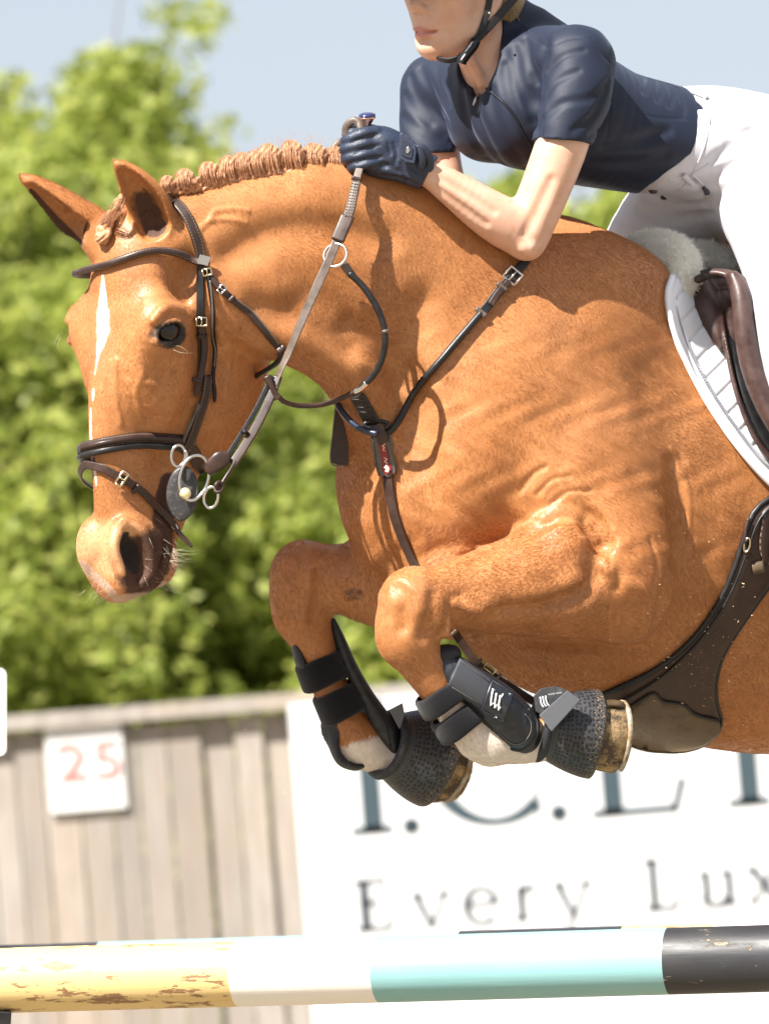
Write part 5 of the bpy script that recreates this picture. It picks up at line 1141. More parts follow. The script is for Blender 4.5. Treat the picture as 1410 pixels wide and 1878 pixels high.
SD.chain([(1280, 512, -100, 8, 14), (1310, 500, -90, 8, 18), (1345, 508, -75, 10, 20), (1364, 530, -52, 9, 16)], k=6, u=(0, 1, 0), n=5)
patch('under_flap', [(1302, 545), (1320, 620), (1344, 712), (1378, 796), (1418, 850), (1480, 895)], [(1352, 540), (1372, 620), (1405, 700), (1440, 770), (1500, 820), (1560, 850)], 60, 16, 25, m_bk, sd)
for d_ in (9, 17): crease(SD, [(1352 + d_, 515), (1368 + d_, 560), (1374 + d_, 610), (1388 + d_, 668), (1410 + d_, 725)], 2.0, 3, off=.3)
SD.chain([(1330, 560, -140, 30, 30), (1360, 700, -110, 30, 30), (1400, 800, -100, 36, 30), (1560, 860, -120, 60, 40)], k=6)
SD.chain([(1300, 520, -190, 20, 60), (1400, 540, -260, 40, 120), (1560, 560, -370, 40, 150), (1760, 500, -480, 40, 150)], k=12, u=(0, 1, 0))
V, F = SD.mesh(); m_sad = leather('saddle_leather', (.042, .022, .018), (.078, .044, .038), rough=.42); mesh_from('flap_and_rolls', V, F, m_sad, sd)
poly_plate('pommel_plate', [(1283, 496), (1300, 492), (1322, 500), (1338, 508), (1305, 512), (1284, 512)], -100, 20, m_blk, sd)
strap('stirrup_leather', air([(1385, 712, -20), (1392, 740, -14), (1398, 768, -8)]), 5, sd, m_go, 3)
shp = empty('sheepskin_pad', 'fluffy cream sheepskin half pad rising in front of the saddle', 'sheepskin pad', (1220, 480, -180))
FZ = Field(axis((1120, 2.8), (1310, 8), 1420), axis((410, 2.8), 560), axis((-340, 4), -20))
FZ.chain([(1158, 462, -262, 20, 26), (1195, 456, -228, 30, 32), (1232, 472, -184, 38, 34), (1252, 500, -140, 34, 30), (1245, 525, -116, 18, 20)], k=12, n=5)
FZ.chain([(1200, 470, -215, 34, 30), (1215, 500, -165, 24, 26), (1226, 520, -140, 18, 20)], k=20, n=4)
FZ.chain([(1170, 462, -280, 22, 40), (1300, 480, -330, 30, 60), (1420, 520, -380, 30, 60)], k=12, u=(0, 1, 0))
def fz(X, Y, Z): return 1.6 * np.sin(X * .21 + 2 * np.sin(Y * .11)) * np.sin(Y * .23 + Z * .17) + 1.0 * np.sin(X * .5 + Y * .2) * np.sin(Y * .47 + Z * .4)
FZ.warp((1120, 410, -340), (1420, 560, -20), fz)
V, F = FZ.mesh(); m_fz = mat('cream_wool', (.88, .86, .78), .9, sheen=.6); mesh_from('fleece', V, F, m_fz, shp)
SHEEP = (V.copy(), F.copy())
# ------------------------------------------------------------------ leg boots
m_neo = mat('black_neoprene', (.014, .015, .019), .62, spec=.45); n = N(m_neo); n.norm(n.bump(n.noise(n.coord(), 420, 3, .6), .35, .0008, n.bump(n.noise(n.coord(), 50, 3), .3, .003))); n.base(n.mix(n.ramp(n.noise(n.coord(), 60, 4, .7), [(.5, 0), (.8, 1)]), (.014, .015, .019), (.05, .048, .046)))
m_vel = mat('black_fleece_webbing', (.007, .007, .009), .95, spec=.15, sheen=.2); n = N(m_vel); n.norm(n.bump(n.noise(n.coord(), 520, 3, .8), .9, .0016))
m_shell = mat('slate_rubber_shell', (.026, .030, .040), .40, spec=.5); n = N(m_shell); n.norm(n.bump(n.noise(n.coord(), 34, 3, .5), .35, .004)); n.base(n.mix(n.ramp(n.noise(n.coord(), 90, 5, .7), [(.52, 0), (.75, 1)]), (.014, .017, .024), (.05, .048, .047)))
m_web = mat('grey_webbing', (.06, .065, .075), .5); n = N(m_web); wv_ = n.n('TexWave', wave_type='BANDS', bands_direction='DIAGONAL'); n.link(n.coord(), wv_.inputs[0]); wv_.inputs['Scale'].default_value = 210; n.base(n.mix(wv_.outputs['Fac'], (.014, .016, .02), (.07, .075, .09))); n.norm(n.bump(wv_.outputs['Fac'], .5, .0012))
m_webl = mat('pale_webbing', (.2, .2, .22), .45); n = N(m_webl); wv_ = n.n('TexWave', wave_type='BANDS', bands_direction='DIAGONAL'); n.link(n.coord(), wv_.inputs[0]); wv_.inputs['Scale'].default_value = 230; n.base(n.mix(wv_.outputs['Fac'], (.05, .053, .06), (.17, .175, .19))); n.norm(n.bump(wv_.outputs['Fac'], .5, .0012))
m_logo = mat('white_print', (.62, .62, .63), .5)
def sdf_part(name, chains, bounds, h, material, parent, cuts=(), wrp=None):
    F_ = Field(*[np.arange(a, b, h) for a, b in bounds])
    for kw in chains: F_.chain(**kw)
    for kw in cuts: F_.chain(mode='cut', **kw)
    if wrp: F_.warp([b[0] for b in bounds], [b[1] for b in bounds], wrp)
    V, F = F_.mesh(); return mesh_from(name, V, F, material, parent), F_
def band(name, c0, c1, rx, rz, material, parent, th_=4, k=40, bulge=2):
    """strap wrapped round a leg between two points on its axis"""
    c0, c1 = np.array(c0, float), np.array(c1, float); d = nrm(c1 - c0); u = nrm(np.cross(d, (0, 0, 1))); v = np.cross(u, d); V = []; L = np.linalg.norm(c1 - c0)
    pr = [(0, -3), (0, 0), (.06, th_ * .9), (.12, th_ + .6), (.88, th_ + .6), (.96, th_ * .8), (1, 0), (1, -3)]
    for t, e in pr:
        r1 = 1 + .0 * t
        for j in range(k):
            a = 2 * math.pi * j / k; V.append(c0 + (c1 - c0) * t + u * (rx * (1 + .08 * t) + e) * math.cos(a) + v * (rz * (1 + .08 * t) + e) * math.sin(a) + d * 1.2 * math.sin(a * 3 + t))
    F = [(i * k + j, i * k + (j + 1) % k, (i + 1) * k + (j + 1) % k, (i + 1) * k + j) for i in range(len(pr) - 1) for j in range(k)]
    return mesh_from(name, V, np.array(F), material, parent)
def drape(name, P2, F_, off, material, parent, nu=14, nv=10, th_=3):
    """four-cornered sheet laid over a boot: corners in order"""
    P2 = np.array(P2, float); V = []; g_ = []
    for i in range(nu):
        for j in range(nv):
            s_, t = i / (nu - 1), j / (nv - 1); V.append((P2[0] * (1 - s_) + P2[1] * s_) * (1 - t) + (P2[3] * (1 - s_) + P2[2] * s_) * t)
    V = np.array(V); z = F_.front(V); z = np.where(np.isnan(z), np.nanmin(z), z).reshape(nu, nv)
    for _ in range(5):
        z[1:-1] = z[1:-1] * .4 + (z[2:] + z[:-2]) * .3; z[:, 1:-1] = z[:, 1:-1] * .4 + (z[:, 2:] + z[:, :-2]) * .3
    P = np.column_stack([V, z.ravel()]); g = F_.grad(P, 6); g = g * .5 + np.array((0, 0, .5)); A_ = P + g * off
    B2 = P + g * (off - th_); nn = nu * nv; F = [[i * nv + j, i * nv + j + 1, (i + 1) * nv + j + 1, (i + 1) * nv + j] for i in range(nu - 1) for j in range(nv - 1)]
    bd = [i * nv for i in range(nu)] + [(nu - 1) * nv + j for j in range(1, nv)] + [i * nv + nv - 1 for i in range(nu - 2, -1, -1)] + [j for j in range(nv - 2, 0, -1)]
    F += [[bd[i], bd[(i + 1) % len(bd)], nn + bd[(i + 1) % len(bd)], nn + bd[i]] for i in range(len(bd))]
    return mesh_from(name, np.vstack([A_, B2]), F, material, parent), A_.reshape(nu, nv, 3)
tb = empty('tendon_boot', 'black tendon boot with carbon strap and white logo on the near foreleg', 'tendon boot', (880, 1290, 200), 'tendon boots')
ns, NSF = sdf_part('shell', [dict(pts=[(810, 1212, 200, 26, 26), (826, 1232, 200, 34, 36), (868, 1262, 193, 38, 42), (912, 1298, 180, 44, 44), (948, 1336, 166, 44, 42), (958, 1350, 160, 36, 36)], k=4, u=(.6, -.8, 0), n=5)], ((760, 1010), (1160, 1410), (100, 260)), 2.2, m_shell, tb,
    cuts=[dict(pts=[(800, 1290, 190, 20, 70), (850, 1345, 178, 30, 70), (890, 1390, 160, 34, 70)], k=6, n=4)])
sdf_part('top_pad', [dict(pts=[(802, 1226, 196, 21, 30), (812, 1208, 200, 25, 32), (828, 1200, 198, 18, 30)], k=4, n=4), dict(pts=[(800, 1250, 196, 14, 28), (797, 1226, 198, 14, 30)], k=4)], ((760, 870), (1160, 1300), (140, 250)), 2.2, m_neo, tb)
cord('shell_piping', onf(NSF, [(968, 1300), (984, 1322), (982, 1352), (960, 1374), (934, 1372), (906, 1350), (886, 1328)], 0), 3, tb, m_neo)
cord('shell_stitching', onf(NSF, [(962, 1310), (973, 1326), (970, 1348), (954, 1363), (936, 1362), (912, 1343)], 1), .9, tb, m_edge)
band('strap', (800, 1262, 202), (822, 1296, 195), 44, 40, m_vel, tb); band('strap', (826, 1304, 193), (852, 1340, 184), 42, 40, m_vel, tb)
_, S0 = drape('carbon_strap', [(842, 1206), (901, 1250), (886, 1300), (820, 1260)], NSF, 9, m_web, tb)
_, S1 = drape('logo_tag', [(899, 1249), (941, 1273), (922, 1325), (882, 1300)], NSF, 12, m_shell, tb)
def on_tag(S_, s_, t, e=1.5):
    nu, nv = S_.shape[:2]; a, b = s_ * (nu - 1), t * (nv - 1); i, j = min(int(a), nu - 2), min(int(b), nv - 2); a -= i; b -= j
    return (S_[i, j] * (1 - a) + S_[i + 1, j] * a) * (1 - b) + (S_[i, j + 1] * (1 - a) + S_[i + 1, j + 1] * a) * b + (0, 0, e)
def zig(S_, pts, w, name, parent, e=1.5, mtl=None):
    P = np.array([on_tag(S_, a, b, e) for a, b in pts]); sweep(name, (P, np.tile((0, 0, 1.0), (len(P), 1))), flat(w, 1.2, .3), mtl or m_logo, parent)
# double-V mark (s runs right along the strap, t runs down across it)
for dx in (0, .17, .34): 
    zig(S1, [(.16 + dx * 1.0, .30), (.22 + dx * 1.0, .52), (.30 + dx * 1.0, .72), (.36 + dx * .9, .60)], 3.0, 'logo', tb)
zig(S1, [(.12, .26), (.24, .26)], 3, 'logo', tb); zig(S1, [(.58, .22), (.50, .70)], 2.6, 'logo', tb)
def small_text(txt, S_, s0, t0, s1, t1, parent, name='wordmark', e=1.6, hgt=.9):
    """tiny lettering laid on a draped tag from (s0,t0) to (s1,t1)"""
    cu = bpy.data.curves.new(name, 'FONT'); cu.body = txt; cu.size = 1; o = bpy.data.objects.new(name, cu); COL.objects.link(o); bpy.context.view_layer.update()
    me = bpy.data.meshes.new_from_object(o.evaluated_get(bpy.context.evaluated_depsgraph_get())); bpy.data.objects.remove(o)
    co_ = np.zeros(len(me.vertices) * 3); me.vertices.foreach_get('co', co_); co_ = co_.reshape(-1, 3); Wd = co_[:, 0].max(); a, b = on_tag(S_, s0, t0, e), on_tag(S_, s1, t1, e); dx = (b - a) / Wd; up = nrm(np.cross((0, 0, 1.0), dx)) * np.linalg.norm(dx); up = np.array((dx[1], -dx[0], 0)) if True else up
    P = a + co_[:, :1] * dx + co_[:, 1:2] * up * hgt
    F = [list(p.vertices) for p in me.polygons]; mesh_from(name, P + (0, 0, 1.0), F, m_logo, parent, smooth=False)
small_text('WOOF WEAR', S1, .70, .98, .86, .10, tb)
cord('tag_edge', (np.array([on_tag(S1, *q, 1) for q in ((.04, .04), (.96, .04), (.96, .96), (.04, .96), (.04, .04))]), np.tile((0, 0, 1.0), (5, 1))), 1.3, tb, m_neo)
for t in (.12, .88): zig(S0, [(.02, t), (.3, t), (.6, t), (.95, t)], 1.2, 'strap_stitching', tb, mtl=m_edge)
tf = empty('tendon_boot', 'black tendon boot with two wide dark straps on the far foreleg', 'tendon boot', (620, 1270, -100), 'tendon boots')
ffs, FFS = sdf_part('shell', [dict(pts=[(611, 1138, -96, 5, 12), (622, 1170, -98, 10, 20), (642, 1222, -102, 13, 26), (672, 1278, -106, 15, 26), (704, 1330, -110, 20, 28), (718, 1354, -112, 18, 26), (724, 1372, -114, 11, 18)], k=4, u=(.85, -.5, 0), n=5),
    dict(pts=[(541, 1184, -96, 7, 22), (552, 1215, -98, 10, 26), (566, 1245, -100, 9, 24)], k=4, n=4), dict(pts=[(604, 1322, -110, 8, 24), (610, 1362, -114, 8, 26), (624, 1394, -116, 9, 28), (648, 1406, -118, 8, 28), (664, 1404, -118, 6, 20)], k=4, n=5)], ((520, 770), (1110, 1430), (-160, -40)), 2.4, m_neo, tf)
band('strap', (582, 1205, -103), (603, 1254, -110), 42, 36, m_vel, tf); band('strap', (614, 1262, -110), (638, 1312, -118), 43, 38, m_vel, tf)
cord('shell_piping', onf(FFS, [(646, 1225), (672, 1275), (704, 1326), (716, 1368)], 1), 1.6, tf, m_bk)
# bell boots
m_bell = mat('pitted_rubber', (.030, .032, .037), .5, spec=.5); n = N(m_bell)
cx_ = n.n('CombineXYZ'); n.link(n.attr('around'), cx_.inputs[0]); n.link(n.attr('axial'), cx_.inputs[1])
vo = n.n('TexVoronoi', voronoi_dimensions='2D', distance='CHEBYCHEV'); n.link(cx_.outputs[0], vo.inputs['Vector']); vo.inputs['Scale'].default_value = 1.0; vo.inputs['Randomness'].default_value = .42
hole = n.math('LESS_THAN', vo.outputs['Distance'], .31); zone = n.math('MULTIPLY', n.math('GREATER_THAN', n.attr('axial'), 2.2), n.math('LESS_THAN', n.attr('axial'), 12.2)); hole = n.math('MULTIPLY', hole, zone)
grit = n.math('MULTIPLY', n.ramp(n.noise(n.coord(), 330, 3, .8), [(.56, 0), (.64, 1)]), n.ramp(n.math('ADD', n.attr('rim'), n.math('MULTIPLY', n.noise(n.coord(), 30, 3), .3)), [(.95, .01), (1.2, .9)]))
c = n.mix(hole, (.034, .035, .040), (.004, .004, .005)); c = n.mix(grit, c, (.42, .29, .15)); n.base(c); n.norm(n.bump(n.math('SUBTRACT', 1.0, hole), .9, .002, n.bump(n.noise(n.coord(), 160, 3), .2, .001)))
m_hoof = mat('sandy_hoof', (.45, .3, .14), .9, spec=.15); n = N(m_hoof); n.base(n.mix(n.ramp(n.noise(n.coord(), 26, 5, .75), [(.40, 0), (.56, 1)]), (.42, .29, .15), (.09, .065, .045))); n.norm(n.bump(n.noise(n.coord(), 60, 5, .7), .8, .005))
m_shoe = mat('worn_shoe_steel', (.42, .38, .32), .6, metal=.4); n = N(m_shoe); n.base(n.mix(n.ramp(n.noise(n.coord(), 60, 5, .7), [(.4, 0), (.6, 1)]), (.42, .38, .32), (.26, .17, .08))); n.norm(n.bump(n.noise(n.coord(), 90, 4), .5, .002))
def bell(label, c, d, L, r0, r1, zsq, at):
    root = empty('overreach_boot', label, 'overreach boot', at, 'overreach boots'); d = nrm(d); c = np.array(c, float)
    k = 72; ns_ = 30; u = nrm(np.cross(d, (0, 0, 1))); v = np.cross(u, d); V = []; ar = []; ax = []; rm = []
    prof = [(-6, r0 * .80), (-10, r0 * .88), (-9, r0 * .97), (-3, r0 * 1.02), (4, r0 * .98), (9, r0 * .97)] + [(9 + (L - 9) * t, r0 * .98 + (r1 - r0) * (1 - (1 - t) ** 1.6)) for t in np.linspace(.04, 1, ns_)] + [(L + 2, r1 - 3), (L - 2, r1 - 8), (L * .4, r1 * .6)]
    for h_, r_ in prof:
        for j in range(k):
            a = 2 * math.pi * j / k; q = 1 + .025 * math.sin(3 * a + 1); V.append(c + d * (h_ + 3 * math.sin(2 * a + .5) * (h_ / L)) + u * r_ * q * math.cos(a) + v * r_ * zsq * math.sin(a)); ar.append(25 * abs(((a / math.pi + 1.5) % 2) - 1)); ax.append(max(0, h_) / L * 13); rm.append(h_ / L)
    F = np.array([(i * k + j, i * k + (j + 1) % k, (i + 1) * k + (j + 1) % k, (i + 1) * k + j) for i in range(len(prof) - 1) for j in range(k)])
    o = mesh_from('bell', V, F, m_bell, root); set_attr(o, 'around', ar); set_attr(o, 'axial', ax); set_attr(o, 'rim', rm)
    A = np.linspace(0, 2 * math.pi, 49); P = np.array([c - d * 3 + u * r0 * .95 * math.cos(a) + v * r0 * zsq * .95 * math.sin(a) for a in A]); cord('padded_collar', (P, P - c), 8.5, root, m_neo)
    return root, c, d, u, v
bn, c_, d_, u_, v_ = bell('pitted dark rubber overreach boot with pale webbing tab on the near hoof', (992, 1338, 138), (.94, .10, -.33), 98, 56, 84, .88, (1040, 1340, 120))
bf, *_ = bell('pitted dark rubber overreach boot on the far hoof, opening towards the viewer', (712, 1366, -118), (.80, .26, -.54), 100, 62, 93, .95, (780, 1390, -150))
for nm, c0, dd_, r_, par in (('near', (1082, 1348, 108), (.94, .10, -.33), 62, None), ('far', (786, 1390, -168), (.80, .26, -.54), 72, None)):
    A = np.array(c0, float); d = nrm(dd_); lathe('hoof', A, [(r_ * .5, -30), (r_ * .96, -20), (r_ * 1.0, 0), (r_ * 1.06, 48 if nm == 'near' else 34), (r_ * 1.02, 51 if nm == 'near' else 37), (r_ * .6, 32)], dd_, m_hoof, horse, 48)
    e = 54 if nm == 'near' else 40; u = nrm(np.cross(d, (0, 0, 1))); v = np.cross(u, d); P = np.array([A + d * e + u * r_ * 1.0 * math.cos(a) + v * r_ * 1.0 * math.sin(a) for a in np.linspace(R(-150), R(150), 40)])
    sweep('horseshoe', (P, np.tile(d, (len(P), 1))), flat(17, 9, 2), m_shoe, horse)
poly_plate('logo_pad', [(978, 1276), (992, 1262), (1020, 1258), (1040, 1266), (1010, 1300), (994, 1312), (982, 1305)], 196, 6, m_neo, bn, (-.05, .25))
poly_plate('webbing_tab', [(1040, 1266), (1064, 1284), (1011, 1342), (988, 1312)], 203, 6, m_webl, bn, (-.25, .2)); poly_plate('webbing_tab', [(713, 1302), (738, 1289), (742, 1310), (733, 1338)], -62, 7, m_webl, bf, (0, .1))
for k_, dx in enumerate((0, 5, 10)): sweep('logo', air([(990 + dx, 1278 - dx * .2, 204), (992 + dx, 1290 - dx * .2, 207), (997 + dx, 1298 - dx * .3, 208)], n=3), flat(2.4, 1, .2), m_logo, bn)
TG = np.array([[[1008, 1268, 205], [1004, 1276, 206]], [[1034, 1264, 203], [1030, 1272, 204]]], float); small_text('WOOF WEAR', TG, .0, .9, 1.0, .9, bn, e=1)
# ------------------------------------------------------------------ mane, forelock, whiskers, coat
m_mane = mat('chestnut_mane', (.42, .18, .075), .42, spec=.5, sheen=.2); n = N(m_mane); c = n.mix(n.noise(n.coord(), 300, 2), (.30, .105, .035), (.60, .32, .16)); n.base(c); n.norm(n.bump(n.noise(n.coord((400, 400, 80), (0, .4, 0)), 1.3, 2), .5, .0015))
MN = Field(axis((285, 2.4), 670), axis((240, 2.4), 372), np.arange(60, 300, 3.0))
rolls = [(309, 336, 13, 14), (340, 325, 17, 15), (352, 335, 16, 13), (384, 314, 19, 17), (402, 322, 20, 16), (420, 302, 16, 16), (446, 300, 22, 20), (470, 296, 19, 20), (494, 288, 24, 24), (536, 284, 24, 26), (578, 287, 24, 24), (616, 292, 22, 23), (640, 300, 16, 16)]
zc_ = lambda x: np.interp(x, [300, 420, 505, 620, 745], [238, 200, 172, 122, 70])
for x, y, a, b in rolls: MN.ell((x, y, zc_(x) + 4), (a, b, 20), k=5)
MN.chain([(298, 352, zc_(298), 8, 14), (340, 350, zc_(340), 10, 20), (400, 340, zc_(400), 12, 22), (460, 325, zc_(460), 13, 24), (540, 316, zc_(540), 14, 26), (640, 320, zc_(640), 12, 26)], k=14, n=4)
def mw(X, Y, Z): return 1.5 * np.sin((X * .9 + Y * .5) * .55 + 1.5 * np.sin(Y * .09)) + .8 * np.sin(X * .9 - Y * .6 + Z * .1)
MN.warp((285, 240, 60), (670, 372, 300), mw); V, F = MN.mesh(); mane = mesh_from('mane', V, F, m_mane, horse)
class Strands:
    def __init__(s): s.P = []; s.n = []; s.r = []
    def add(s, Q, r): s.P.append(W(np.asarray(Q))); s.n.append(len(Q)); s.r.append(np.linspace(r, r * .25, len(Q)) if np.ndim(r) == 0 else r)
    def build(s, name, material, parent):
        cv = bpy.data.hair_curves.new(name); cv.add_curves(s.n); P = np.vstack(s.P) - np.array(parent.matrix_world.translation)
        cv.attributes['position'].data.foreach_set('vector', P.astype(np.float32).ravel())
        ra = cv.attributes.get('radius') or cv.attributes.new('radius', 'FLOAT', 'POINT'); ra.data.foreach_set('value', np.concatenate(s.r).astype(np.float32))
        cv.materials.append(material); o = bpy.data.objects.new(name, cv); link(o, parent); return o
rs = np.random.default_rng(3)
ST = Strands()
for x, y, a, b in rolls:
    for _ in range(240 if a > 15 else 130):
        x0 = x + np.clip(rs.normal(), -1.6, 1.6) * a * .5; z0 = zc_(x) + rs.uniform(10, 30); yb = np.interp(x0, [298, 340, 400, 460, 540, 640], [352, 345, 334, 320, 310, 314]) + rs.uniform(-3, 5)
        q_ = min(1, abs(x0 - x) / (a * .95)); top = (x + (x0 - x) * .75 - rs.uniform(0, 5), y - b * math.sqrt(1 - q_ * q_ * .85) * rs.uniform(.8, 1.06), zc_(x) + rs.uniform(0, 14)); mid = ((x0 + top[0]) / 2 - 3, (yb + top[1]) / 2, max(z0, zc_(x) + 24) + rs.uniform(-2, 4)); end = (top[0] - rs.uniform(2, 10), top[1] + rs.uniform(3, 12), zc_(x) - rs.uniform(0, 14))
        ST.add(catmull([(x0, yb, z0 - 2), mid, top, end], 3), .00042)
for _ in range(90):
    x0 = rs.uniform(300, 640); y0 = np.interp(x0, [300, 340, 400, 460, 540, 640], [325, 312, 300, 280, 262, 275]); d = rs.normal(size=2); ST.add(catmull([(x0, y0 + 8, zc_(x0)), (x0 + d[0] * 6, y0 - rs.uniform(4, 18), zc_(x0)), (x0 + d[0] * 14, y0 - rs.uniform(8, 34), zc_(x0))], 3), .00016)
# mane left loose ahead of the saddle
for _ in range(900):
    t = rs.random(); x0, y0 = np.interp(t, [0, .25, .45, 1], [860, 930, 1010, 1110]), np.interp(t, [0, .25, .45, 1], [352, 372, 402, 440]); z0 = np.interp(x0, [860, 1110], [5, -225]); L_ = rs.uniform(8, 26) * (1.3 if t < .25 else 1)
    ST.add(catmull([(x0, y0 + 16, z0), (x0 + rs.normal() * 3, y0 - L_ * .2, z0 + rs.uniform(0, 12)), (x0 + rs.uniform(0, 14), y0 - L_ * rs.uniform(-.3, .5), z0 + rs.uniform(10, 26))], 3), .0004)
mh = ST.build('mane_strands', m_mane, horse); mh['kind'] = 'stuff'
# forelock plait
FO = Field(np.arange(160, 260, 2.2), np.arange(335, 470, 2.2), np.arange(200, 345, 2.2)); zf_ = lambda x, y: float(G.front([(x, y)])[0])
for x, y, a, b, o_ in ((226, 372, 16, 17, 4), (212, 384, 15, 15, 8), (205, 398, 15, 12, 12), (197, 410, 13, 10, 15), (190, 422, 14, 12, 17), (188, 436, 13, 13, 17), (196, 430, 9, 14, 18)): FO.ell((x, y, zf_(x, y) + o_ * .7), (a, b, 14), k=3, d=(1, .5, 0))
FO.warp((160, 335, 200), (260, 470, 345), lambda X, Y, Z: 1.5 * np.sin(X * .5 + Y * .35 + 2 * np.sin(Y * .2))); V, F = FO.mesh(); mesh_from('forelock', V, F, m_mane, horse)
ST = Strands()
for _ in range(420):
    x0, y0 = rs.uniform(196, 234), rs.uniform(354, 388); z0 = zf_(min(max(x0, 190), 250), y0 + 6); t1 = (195 + rs.normal() * 8, 412 + rs.normal() * 10); ST.add(catmull([(x0, y0, z0 + 2), ((x0 + t1[0]) / 2 - 4, (y0 + t1[1]) / 2, z0 + 20), (t1[0], t1[1], zf_(200, 410) + rs.uniform(16, 26)), (t1[0] - 4, t1[1] + 14, zf_(195, 420) + 20)], 3), .0004)
fs = ST.build('forelock_strands', m_mane, horse); fs['kind'] = 'stuff'
# whiskers and lashes
m_wsk = mat('pale_whisker', (.50, .44, .33), .4); ST = Strands()
for _ in range(90):
    t = rs.random(); x0, y0 = np.interp(t, [0, .35, .6, 1], [322, 312, 296, 215]) - 4, np.interp(t, [0, .35, .6, 1], [1010, 1050, 1080, 1104]) - 5; z0 = 285 - 40 * rs.random(); a = rs.uniform(-.5, 1.3) if t < .6 else rs.uniform(.6, 2.4); L_ = rs.uniform(10, 52) * (1 if t < .6 else .55)
    ST.add(catmull([(x0, y0, z0), (x0 + math.cos(a) * L_ * .5, y0 + math.sin(a) * L_ * .5 + 2, z0 + 5), (x0 + math.cos(a) * L_ + 3, y0 + math.sin(a) * L_ * .9, z0 + rs.uniform(-8, 16))], 3), .00013)
for _ in range(26):
    x0, y0 = rs.uniform(262, 320), rs.uniform(985, 1080); z0 = zf_(min(x0, 310), min(y0, 1070)); a = rs.uniform(-.2, 1.2); L_ = rs.uniform(10, 26); ST.add(catmull([(x0, y0, z0), (x0 + math.cos(a) * L_ * .5, y0 + math.sin(a) * L_ * .5, z0 + 10), (x0 + math.cos(a) * L_, y0 + math.sin(a) * L_, z0 + 12)], 3), .00018)
for _ in range(14): x0, y0 = rs.uniform(155, 205), rs.uniform(1060, 1092); a = rs.uniform(1.6, 2.8); L_ = rs.uniform(10, 30); ST.add(catmull([(x0, y0, 300), (x0 + math.cos(a) * L_ * .5, y0 + math.sin(a) * L_ * .6, 305), (x0 + math.cos(a) * L_, y0 + math.sin(a) * L_, 305)], 3), .00016)
for P in ([(312, 638, 0), (330, 646, 14), (355, 648, 20)], [(318, 634, 0), (332, 636, 12), (346, 646, 16)], [(110, 612, -8), (104, 622, -6), (100, 632, -4)], [(112, 618, -8), (107, 630, -6), (106, 640, -4)]):
    z0 = zf_(318, 636) if P[0][0] > 200 else 235; ST.add(catmull([(x, y, z0 + z) for x, y, z in P], 3), .00022)
wk = ST.build('whiskers', m_wsk, horse); wk['kind'] = 'stuff'
# short coat hair over everything in view
hn = G.grad(HV_, 2.5); vis = (hn[:, 2] > -.25) & (HV_[:, 0] < 1440)
vis &= ~((HV_[:, 0] > 1075) & (HV_[:, 1] > 1270) & (HV_[:, 1] < 1430) & (HV_[:, 2] > -20) & (HV_[:, 0] < 1170))
idx = np.where(vis)[0]; NH = HAIRS; idx = rs.choice(idx, NH); root = HV_[idx] + rs.normal(size=(NH, 3)) * 1.6; nr_ = hn[idx]
def flow(P):
    """lie of the coat"""
    f = np.tile(np.array((.55, .83, -.1)), (len(P), 1)); x, y, z = P.T
    hd2 = (x < 480) & (y > 470) & (x < 520 - (y - 600) * .25); f[hd2] = (.05, 1, 0); near_fa = (x > 780) & (x < 1120) & (y > 960) & (y < 1180) & (z > 90); f[near_fa] = (-.95, .3, .1)
    low = (y > 1140) & (x < 900); f[low] = (.5, .85, -.1); fl_ = (x < 700) & (y > 960) & (x > 480); f[fl_] = (.0, 1, 0); ba = (x > 1150) & (y > 700); f[ba] = (.75, .6, -.2); earm = (y < 440) & (x < 320); f[earm] = (-.5, -.8, .3)
    return f
fd = flow(HV_[idx]); sw = np.stack([np.sin(root[:, 1] * .031 + root[:, 0] * .011), np.cos(root[:, 0] * .027 - root[:, 1] * .015), np.sin(root[:, 0] * .02) * .5], 1) * .35; fd = fd + sw + rs.normal(size=(NH, 3)) * .12
fd = fd - nr_ * (fd * nr_).sum(1)[:, None]; fd /= np.linalg.norm(fd, axis=1)[:, None] + 1e-6
Lh = np.where((root[:, 0] < 500) & (root[:, 1] > 400), 4.4, 6.6) * rs.uniform(.6, 1.25, NH); root = root - nr_ * G.sample(root)[:, None]
p0 = root - nr_ * .6; p1 = root + fd * (Lh * .5)[:, None] + nr_ * (Lh * .09)[:, None]; p2 = root + fd * Lh[:, None] + nr_ * (Lh * .12)[:, None]
cv = bpy.data.hair_curves.new('coat_hair'); cv.add_curves([3] * NH); PP = W(np.stack([p0, p1, p2], 1).reshape(-1, 3)) - np.array(horse.matrix_world.translation); cv.attributes['position'].data.foreach_set('vector', PP.astype(np.float32).ravel())
ra = cv.attributes.get('radius') or cv.attributes.new('radius', 'FLOAT', 'POINT'); ra.data.foreach_set('value', np.tile(np.array((.00013, .00011, .00004), np.float32), NH))
for nm in ('white', 'dark', 'brown', 'light', 'pink', 'hoof'):
    a_ = np.zeros(len(HV_), np.float32); body.data.attributes[nm].data.foreach_get('value', a_); at_ = cv.attributes.new(nm, 'FLOAT', 'POINT'); at_.data.foreach_set('value', np.repeat(a_[idx], 3).astype(np.float32))
cv.materials.append(m_coat); ch = bpy.data.objects.new('coat_hair', cv); link(ch, horse); ch['kind'] = 'stuff'
